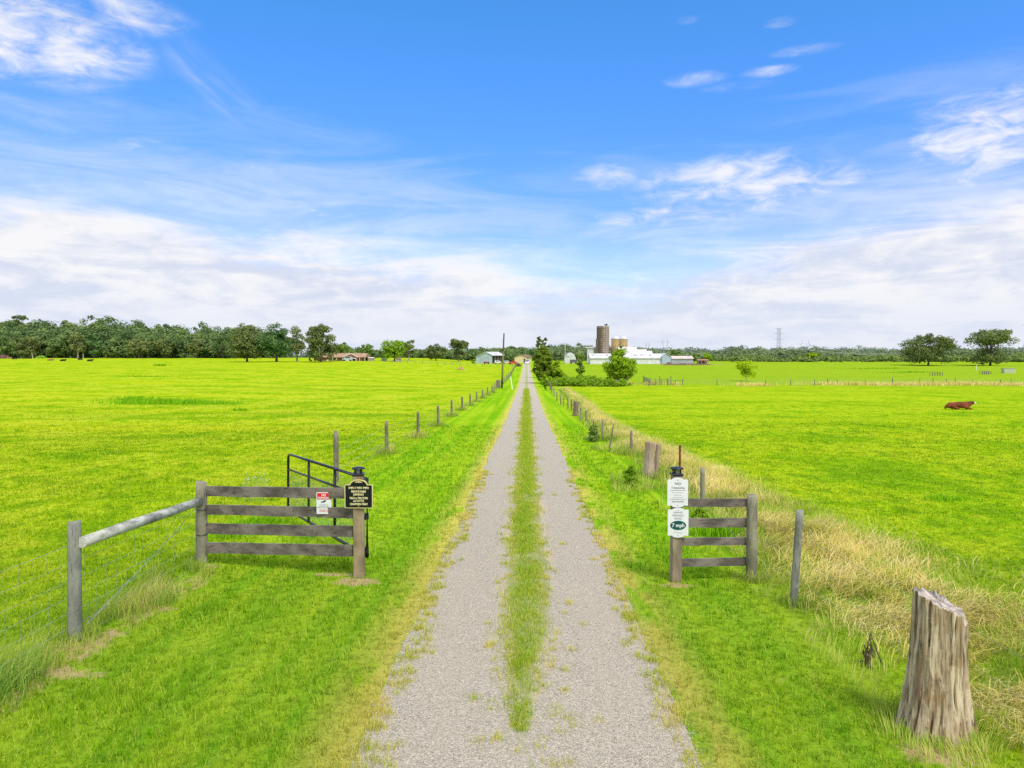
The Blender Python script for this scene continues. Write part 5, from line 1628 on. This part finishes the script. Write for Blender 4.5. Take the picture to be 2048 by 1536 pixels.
vehicle('stock_trailer', 'dark grey stock trailer parked right of the tiny white shed', 'trailer', 1147, 333, 3.3, 1.8, 1.9, 0, simple('trailer_grey', (.13, .12, .15), .6), 'trailer')
x = xat(1130.3, 340); z = h1(x, 340)
MB().tube([(x, 340, z - .3), (x, 340, zat(688, 340))], [.14, .09], 6).top('thin_pole', M_whitem, (x, 340, z), 'thin pale pole rising by the tiny white shed', 'pole')

# ------------------------------------------------------------------ poles, marker, pylons
m, t, _b = new_mat('pole_timber')
v_ = obj(t); vz = t.sep(v_)[2]
c = t.mix(t.ss(vz, 5.4, 6.2), t.mix(t.noise(v_, 3., 4, .6), (.16, .15, .07), (.27, .26, .12)), (.075, .068, .062))
c = t.mix(t.ss(vz, 1.6, .9), c, (.09, .08, .06))
t.put(_b.inputs['Base Color'], c); _b.inputs['Roughness'].default_value = .9
b = G(1003.5, 777)
t_ = thing('utility_pole', b, 'tall slightly leaning utility pole beside the drive, dark above and greenish below', 'pole')
tp = W(1008, 666.5, b.y)
MB().tube([b - Vector((0, 0, .4)), b.lerp(tp, .5), tp], [.155, .135, .105], 12).build('shaft', m, t_, True)
q = b.lerp(tp, .86)
MB().box(q + Vector((-.16, -.1, 0)), (.22, .1, .12)).build('bracket', M_greym, t_)
MB().lathe(q + Vector((-.26, -.1, .04)), [(.05, 0), (.06, .05), (.04, .12)], 8).build('insulator', M_white, t_)
b = G(1024.8, 779); tp = W(1021.3, 753, b.y + .8)
MB().tube([b - Vector((0, 0, .1)), tp], .055, 8).top('marker_pole', M_white, b, 'white leaning marker tube in the grass between the utility pole and the drive', 'marker')
b = G(1953, 741); tp = W(1953, 730, b.y)
MB().tube([b - Vector((0, 0, .1)), tp], .10, 6).top('marker_post', M_white, b, 'thin white post standing out in the right pasture below the ragged-topped oak', 'post')
M_steel = simple('pylon_steel', (.40, .44, .48), .6, .2)


def pylon(label, px, Y, top, wpx, kind, group='pylons over the far wood'):
    x = xat(px, Y); zb = h1(x, Y); zt = zat(top, Y); w = wpx / 2 / F * Y; hgt = zt - zb
    t_ = thing('pylon', (x, Y, zb), label, 'pylon', group)
    mb = MB(); r = .17 * Y / 700
    if kind == 'tower':
        for sx_ in (-1, 1):
            for sy in (-1, 1):
                mb.tube([(x + sx_ * w * .42, Y + sy * w * .42, zb), (x + sx_ * w * .22, Y + sy * w * .2, zb + hgt * .55), (x + sx_ * w * .2, Y + sy * w * .16, zt)], r, 4)
        n = 11
        for k in range(n):
            f0, f1 = k / n, (k + 1) / n
            wd0, wd1 = [w * np.interp(f, [0, .55, 1], [.42, .22, .2]) for f in (f0, f1)]
            for s_ in (-1, 1): mb.tube([(x - s_ * wd0, Y - wd0, zb + hgt * f0), (x + s_ * wd1, Y - wd1, zb + hgt * f1)], r * .6, 3)
        mb.build('lattice', M_steel, t_)
        for f, ww in ((.99, .7), (.84, .9), (.66, 1.0)):
            MB().tube([(x - w * ww, Y, zb + hgt * f), (x + w * ww, Y, zb + hgt * f)], r * .8, 4).build('crossarm', M_steel, t_)
    else:
        for s_ in (-1, 1):
            mb.tube([(x, Y, zb), (x + s_ * w * .12, Y, zb + hgt * .3), (x + s_ * w * .6, Y, zb + hgt * .78), (x + s_ * w * .5, Y, zt)], r, 4)
            mb.tube([(x + s_ * w * .6, Y, zb + hgt * .78), (x + s_ * w, Y, zb + hgt * .84)], r * .7, 4)
        mb.build('lattice', M_steel, t_)
        MB().tube([(x - w * .55, Y, zb + hgt * .86), (x + w * .55, Y, zb + hgt * .86)], r * .6, 4).build('crossarm', M_steel, t_)
    return Vector((x, Y, zt))


p1 = pylon('tall lattice pylon rising well above the wooded ridge on the right', 1557, 640, 657, 22, 'tower')
p2 = pylon('pale Y-shaped pylon behind the white barns on the skyline', 1330, 800, 677, 16, 'fork')
p3 = pylon('low squat pylon top on the skyline just right of the tall pylon', 1610, 900, 682, 26, 'fork')
p4 = pylon('tiny pale pylon top on the skyline right of the silos', 1295, 1100, 685, 10, 'fork')
tw = pylon('tall pylon cut off by the right edge of the picture', 2053, 560, 612, 22, 'tower')
t_ = thing('power_line', (p1.x, p1.y, p1.z - 8), 'sagging power cables strung across the right woods between pylons', 'power line')
def cat_(a, b2, sag, r): return MB().tube([a.lerp(b2, k / 24) - Vector((0, 0, sag * 4 * (k / 24) * (1 - k / 24))) for k in range(25)], r, 4)
a0 = W(1560, 691, 560); 
for (ax_, ay_, aY, bx_, by_, bY, sg) in ((1575, 694, 600, 1835, 704, 420, 2.6), (1610, 690, 640, 1850, 696, 470, 2.0), (1600, 696, 600, 1840, 706, 415, 2.9),
                                         (1333, 691, 700, 1400, 716, 450, 1.0), (1340, 690, 700, 1420, 712, 450, .8), (1490, 708, 520, 1585, 697, 600, 1.2)):
    cat_(W(ax_, ay_, aY), W(bx_, by_, bY), sg, .11).build('cable', M_whitem, t_)

# ------------------------------------------------------------------ cross fence, gap, cattle panels
CF = [1434.8, 1483.9, 1531.3, 1582, 1630.4, 1656.3, 1675.3, 1732.3, 1786, 1840.8, 1867.7, 1894.6, 1911.7, 1947.5, 2002.8, 2024, 2060]
t_ = thing('wire_fence', (xat(1434, CFY), CFY, h1(20, CFY)), 'long cross fence of thin posts in pale grass running to the right picture edge', 'fence')
pts = []
rr = random.Random(9)
for i, px in enumerate([1366] + CF):
    Y = CFY + .5; x = xat(px, Y); z = h1(x, Y)
    wob((x, Y, z - .2), (x + rr.uniform(-.05, .05), Y, z + rr.uniform(1.0, 1.55)), .06 if i % 3 else .085, 7, 3, i).build('post', M_old, t_, True)
    pts.append(Vector((x, Y, z)))
wires(MB(), pts, [.4, .8, 1.1], .012, 3).build('wire', M_wire, t_)
t_ = thing('wire_fence', (xat(1140, CFY), CFY, h1(8, CFY)), 'overgrown stretch of cross fence from the drive to the gap by the round tree', 'fence')
pts = []
for i, px in enumerate((1112, 1135, 1160, 1185, 1210, 1233, 1249)):
    Y = CFY - 7 + i * .9; x = xat(px, Y); z = h1(x, Y)
    wob((x, Y, z - .2), (x, Y, z + 1.15), .07, 7, 3, i + 70).build('post', M_old, t_, True); pts.append(Vector((x, Y, z)))
MB().tube([p + Vector((0, 0, 1.0)) for p in pts[4:]], .045, 6).build('rail', M_board2, t_)
b = G(1254, 767); mb, _ = post_px(1254, 767, 1254, 752.5, 5, 90, 9)
mb.top('gap_post', M_grey, b, 'stout grey post closing the gap beside the big round tree', 'post', smooth=True)


def panel(label, a, b2, hgt, rails, mat, posts=2, closed=0):
    a, b2 = Vector(a), Vector(b2)
    t_ = thing('cattle_panel', a, label, 'cattle panel', 'cattle panels at the gap')
    for k in range(rails):
        zz_ = .25 + (hgt - .3) * k / (rails - 1)
        MB().tube([a + Vector((0, 0, zz_)), b2 + Vector((0, 0, zz_))], .035, 6).build('rail', mat, t_)
    for k in range(posts):
        q = a.lerp(b2, k / (posts - 1))
        MB().tube([q - Vector((0, 0, .1)), q + Vector((0, 0, hgt + (.25 if k in (0, posts - 1) else 0)))], .06, 7).build('upright', mat, t_)


gp = lambda px, Y: Vector((xat(px, Y), Y, h1(xat(px, Y), Y)))
M_pan = simple('weathered_panel', (.19, .19, .16), .8, var=.3)
panel('angled panel of close uprights right of the gap', gp(1287, 140), gp(1300.5, 127), 1.25, 3, M_pan, 9)
panel('tubular cattle panel in the middle of the three by the gap', gp(1301, 130.5), gp(1335, 131), 1.15, 4, M_pan, 4)
panel('low cattle panel furthest from the gap, joining the cross fence', gp(1337, 130.5), gp(1366, 131), .95, 2, M_pan, 3)
for px, lab in ((1320, 'taller dark post between the cattle panels, left of two'), (1342.2, 'taller dark post between the cattle panels, right of two')):
    q = gp(px, 131.8); wob(q - Vector((0, 0, .1)), q + Vector((0, 0, 1.65)), .08, 7, 3, px).top('corral_post', M_old, q, lab, 'post', 'posts among the cattle panels')
for (a_, b2, Y, lab) in ((1866, 1886, 190, 'open hay rack frame on the pasture below the spreading right oak'), (1966, 1983, 205, 'open hay rack frame on the pasture near the right picture edge')):
    x0, x1 = xat(a_, Y), xat(b2, Y); q = gp((a_ + b2) / 2, Y)
    t_ = thing('hay_rack', q, lab, 'hay rack', 'hay racks')
    for k in range(5):
        xx = x0 + (x1 - x0) * k / 4
        for dy in (0, 1.2): MB().box((xx, Y + dy, q.z + .5), (.11, .11, 1.1)).build('upright', M_old, t_)
    for zz_ in (.35, .75): MB().box(((x0 + x1) / 2, Y - .08, q.z + zz_), (x1 - x0, .05, .1)).build('rail', M_old, t_)
s_ = Bld('stone_trough', 'pale boxy water tank standing in grass at the right picture edge', 'water tank', 2021, 215)
s_.box('wall', simple('pale_tank', (.45, .50, .33), .8, var=.1), -1.7, 1.7, 0, 1.5, 0, 1.35); s_.box('rim', M_conc, -1.78, 1.78, -.08, 1.58, 1.35, 1.45)
# thin fence across the far left pasture
t_ = thing('wire_fence', gp(770, 285), 'thin far fence crossing the left pasture before the blue barn', 'fence')
pts = []
for i, px in enumerate(range(770, 1035, 15)):
    q = gp(px, 285 - (px - 770) * .02); pts.append(q)
    MB().tube([q - Vector((0, 0, .1)), q + Vector((0, 0, 1.25))], .075, 5).build('post', M_old, t_)
wires(MB(), pts, [.6, 1.1], .02, 3).build('wire', M_wire, t_)

# ------------------------------------------------------------------ cattle
def skin(nodes, edges, mat, name, sub=2):
    me = bpy.data.meshes.new('skel')
    me.from_pydata([n[:3] for n in nodes], edges, [])
    o = bpy.data.objects.new('skel', me); COL.objects.link(o)
    md = o.modifiers.new('s', 'SKIN'); md.use_smooth_shade = True
    for v_, n in zip(me.skin_vertices[0].data, nodes):
        v_.radius = (n[3], n[4] if len(n) > 4 else n[3])
    me.skin_vertices[0].data[0].use_root = True
    s2 = o.modifiers.new('u', 'SUBSURF'); s2.levels = sub; s2.render_levels = sub
    dg = bpy.context.evaluated_depsgraph_get()
    r = bpy.data.meshes.new_from_object(o.evaluated_get(dg))
    bpy.data.objects.remove(o)
    r.name = name
    r.materials.clear(); r.materials.append(mat)
    return r


CN = [(-.45, 0, .50, .40, .38), (-.95, 0, .42, .34, .33), (-1.2, 0, .30, .16), (.15, 0, .52, .40, .38), (.62, 0, .56, .34, .36), (.97, 0, .70, .22, .23), (1.20, 0, .80, .15, .17), (1.38, 0, .74, .12, .12), (1.56, 0, .66, .085, .085),
      (.70, .30, .22, .12), (1.05, .33, .09, .075), (.72, .40, .05, .055), (-.62, .36, .26, .18), (-.15, .44, .12, .10), (-.52, .50, .06, .06),
      (.70, -.30, .22, .12), (1.05, -.33, .09, .075), (.72, -.40, .05, .055), (-.62, -.36, .26, .18), (-.15, -.44, .12, .10), (-.52, -.50, .06, .06),
      (-1.30, .06, .12, .035), (-1.05, .22, .05, .03), (1.17, .22, .88, .045), (1.15, .34, .86, .025), (1.17, -.22, .88, .045), (1.15, -.34, .86, .025)]
CE = [(0, 1), (1, 2), (0, 3), (3, 4), (4, 5), (5, 6), (6, 7), (7, 8), (4, 9), (9, 10), (10, 11), (1, 12), (12, 13), (13, 14), (4, 15), (15, 16), (16, 17), (1, 18), (18, 19), (19, 20), (2, 21), (21, 22), (6, 23), (23, 24), (6, 25), (25, 26)]
M_cow = simple('red_brown_hide', (.21, .055, .015), .75, scale=1.6, var=.3, c2=(.10, .022, .008))
M_face = simple('white_face', (.62, .56, .48), .75)
M_cowb = simple('black_hide', (.018, .016, .016), .7)
M_cowt = simple('tan_hide', (.30, .15, .08), .75)
cm = skin(CN, CE, M_cow, 'body'); cm.materials.append(M_face)
for p in cm.polygons:
    c_ = p.center
    if c_.x > 1.30 or (c_.x > 1.12 and c_.z > .93): p.material_index = 1
M_muz = None
b = G(1918, 819)
t_ = thing('cow', b, 'red-brown cow with a white face lying in the right pasture', 'cow', None, -.12)
o = link('body', cm, None, t_); o.scale = (.84, .84, .74)
for i, (px, py, mt, lab, rz) in enumerate(((29, 717.5, M_cowb, 'black cow lying leftmost in the herd by the left wood', .2), (38, 717, M_cowb, 'black cow lying second from the left in the herd by the left wood', 2.9), (49, 717, M_cowb, 'black cow lying just left of the leaning snag', .4), (58, 717, M_cowb, 'black cow lying right beneath the leaning snag', 3.3),
                                           (18, 717, M_cowt, 'tan cow lying nearest the reddish brush heap', .1), (101, 719, M_cowt, 'tan cow lying in grass between the herd and the dead trunk', .3), (126, 719.5, M_cowb, 'black cow lying alone left of the bleached dead trunk', .1), (160, 718.5, M_cowb, 'black cow lying right in front of the bleached dead trunk', 3.0), (180, 719.5, M_cowb, 'black cow lying right of the bleached dead trunk', .2))):
    q = gp(px, 365 - (py - 717) * 28)
    t_ = thing('cow', q, lab, 'cow', 'cattle by the left wood', rz)
    m2 = cm.copy() if i == 0 or mt is M_cowt else bpy.data.meshes.get('black_cow_body')
    if i == 0: m2.name = 'black_cow_body'
    m2.materials.clear(); m2.materials.append(mt)
    link('body', m2, None, t_)
# a few pale blossoms behind the board fence
bl = []
rg = np.random.default_rng(3)
mb = MB()
for k in range(26):
    q = G(rg.uniform(488, 536), rg.uniform(985, 1012)); hh_ = rg.uniform(.3, .62)
    e = q + Vector((rg.uniform(-.06, .06), 0, hh_)); mb.tube([q, e], .002, 3, False)
    mb.lathe(e, [(.004, 0), (.022, .008), (.004, .014)], 6)
q = G(512, 1000)
mb.top('wildflower_clump', simple('pale_blossom', (.55, .60, .62), .8, c2=(.20, .34, .10), scale=30), q, 'clump of pale wild flowers behind the left board fence', 'wildflowers')['kind'] = 'stuff'
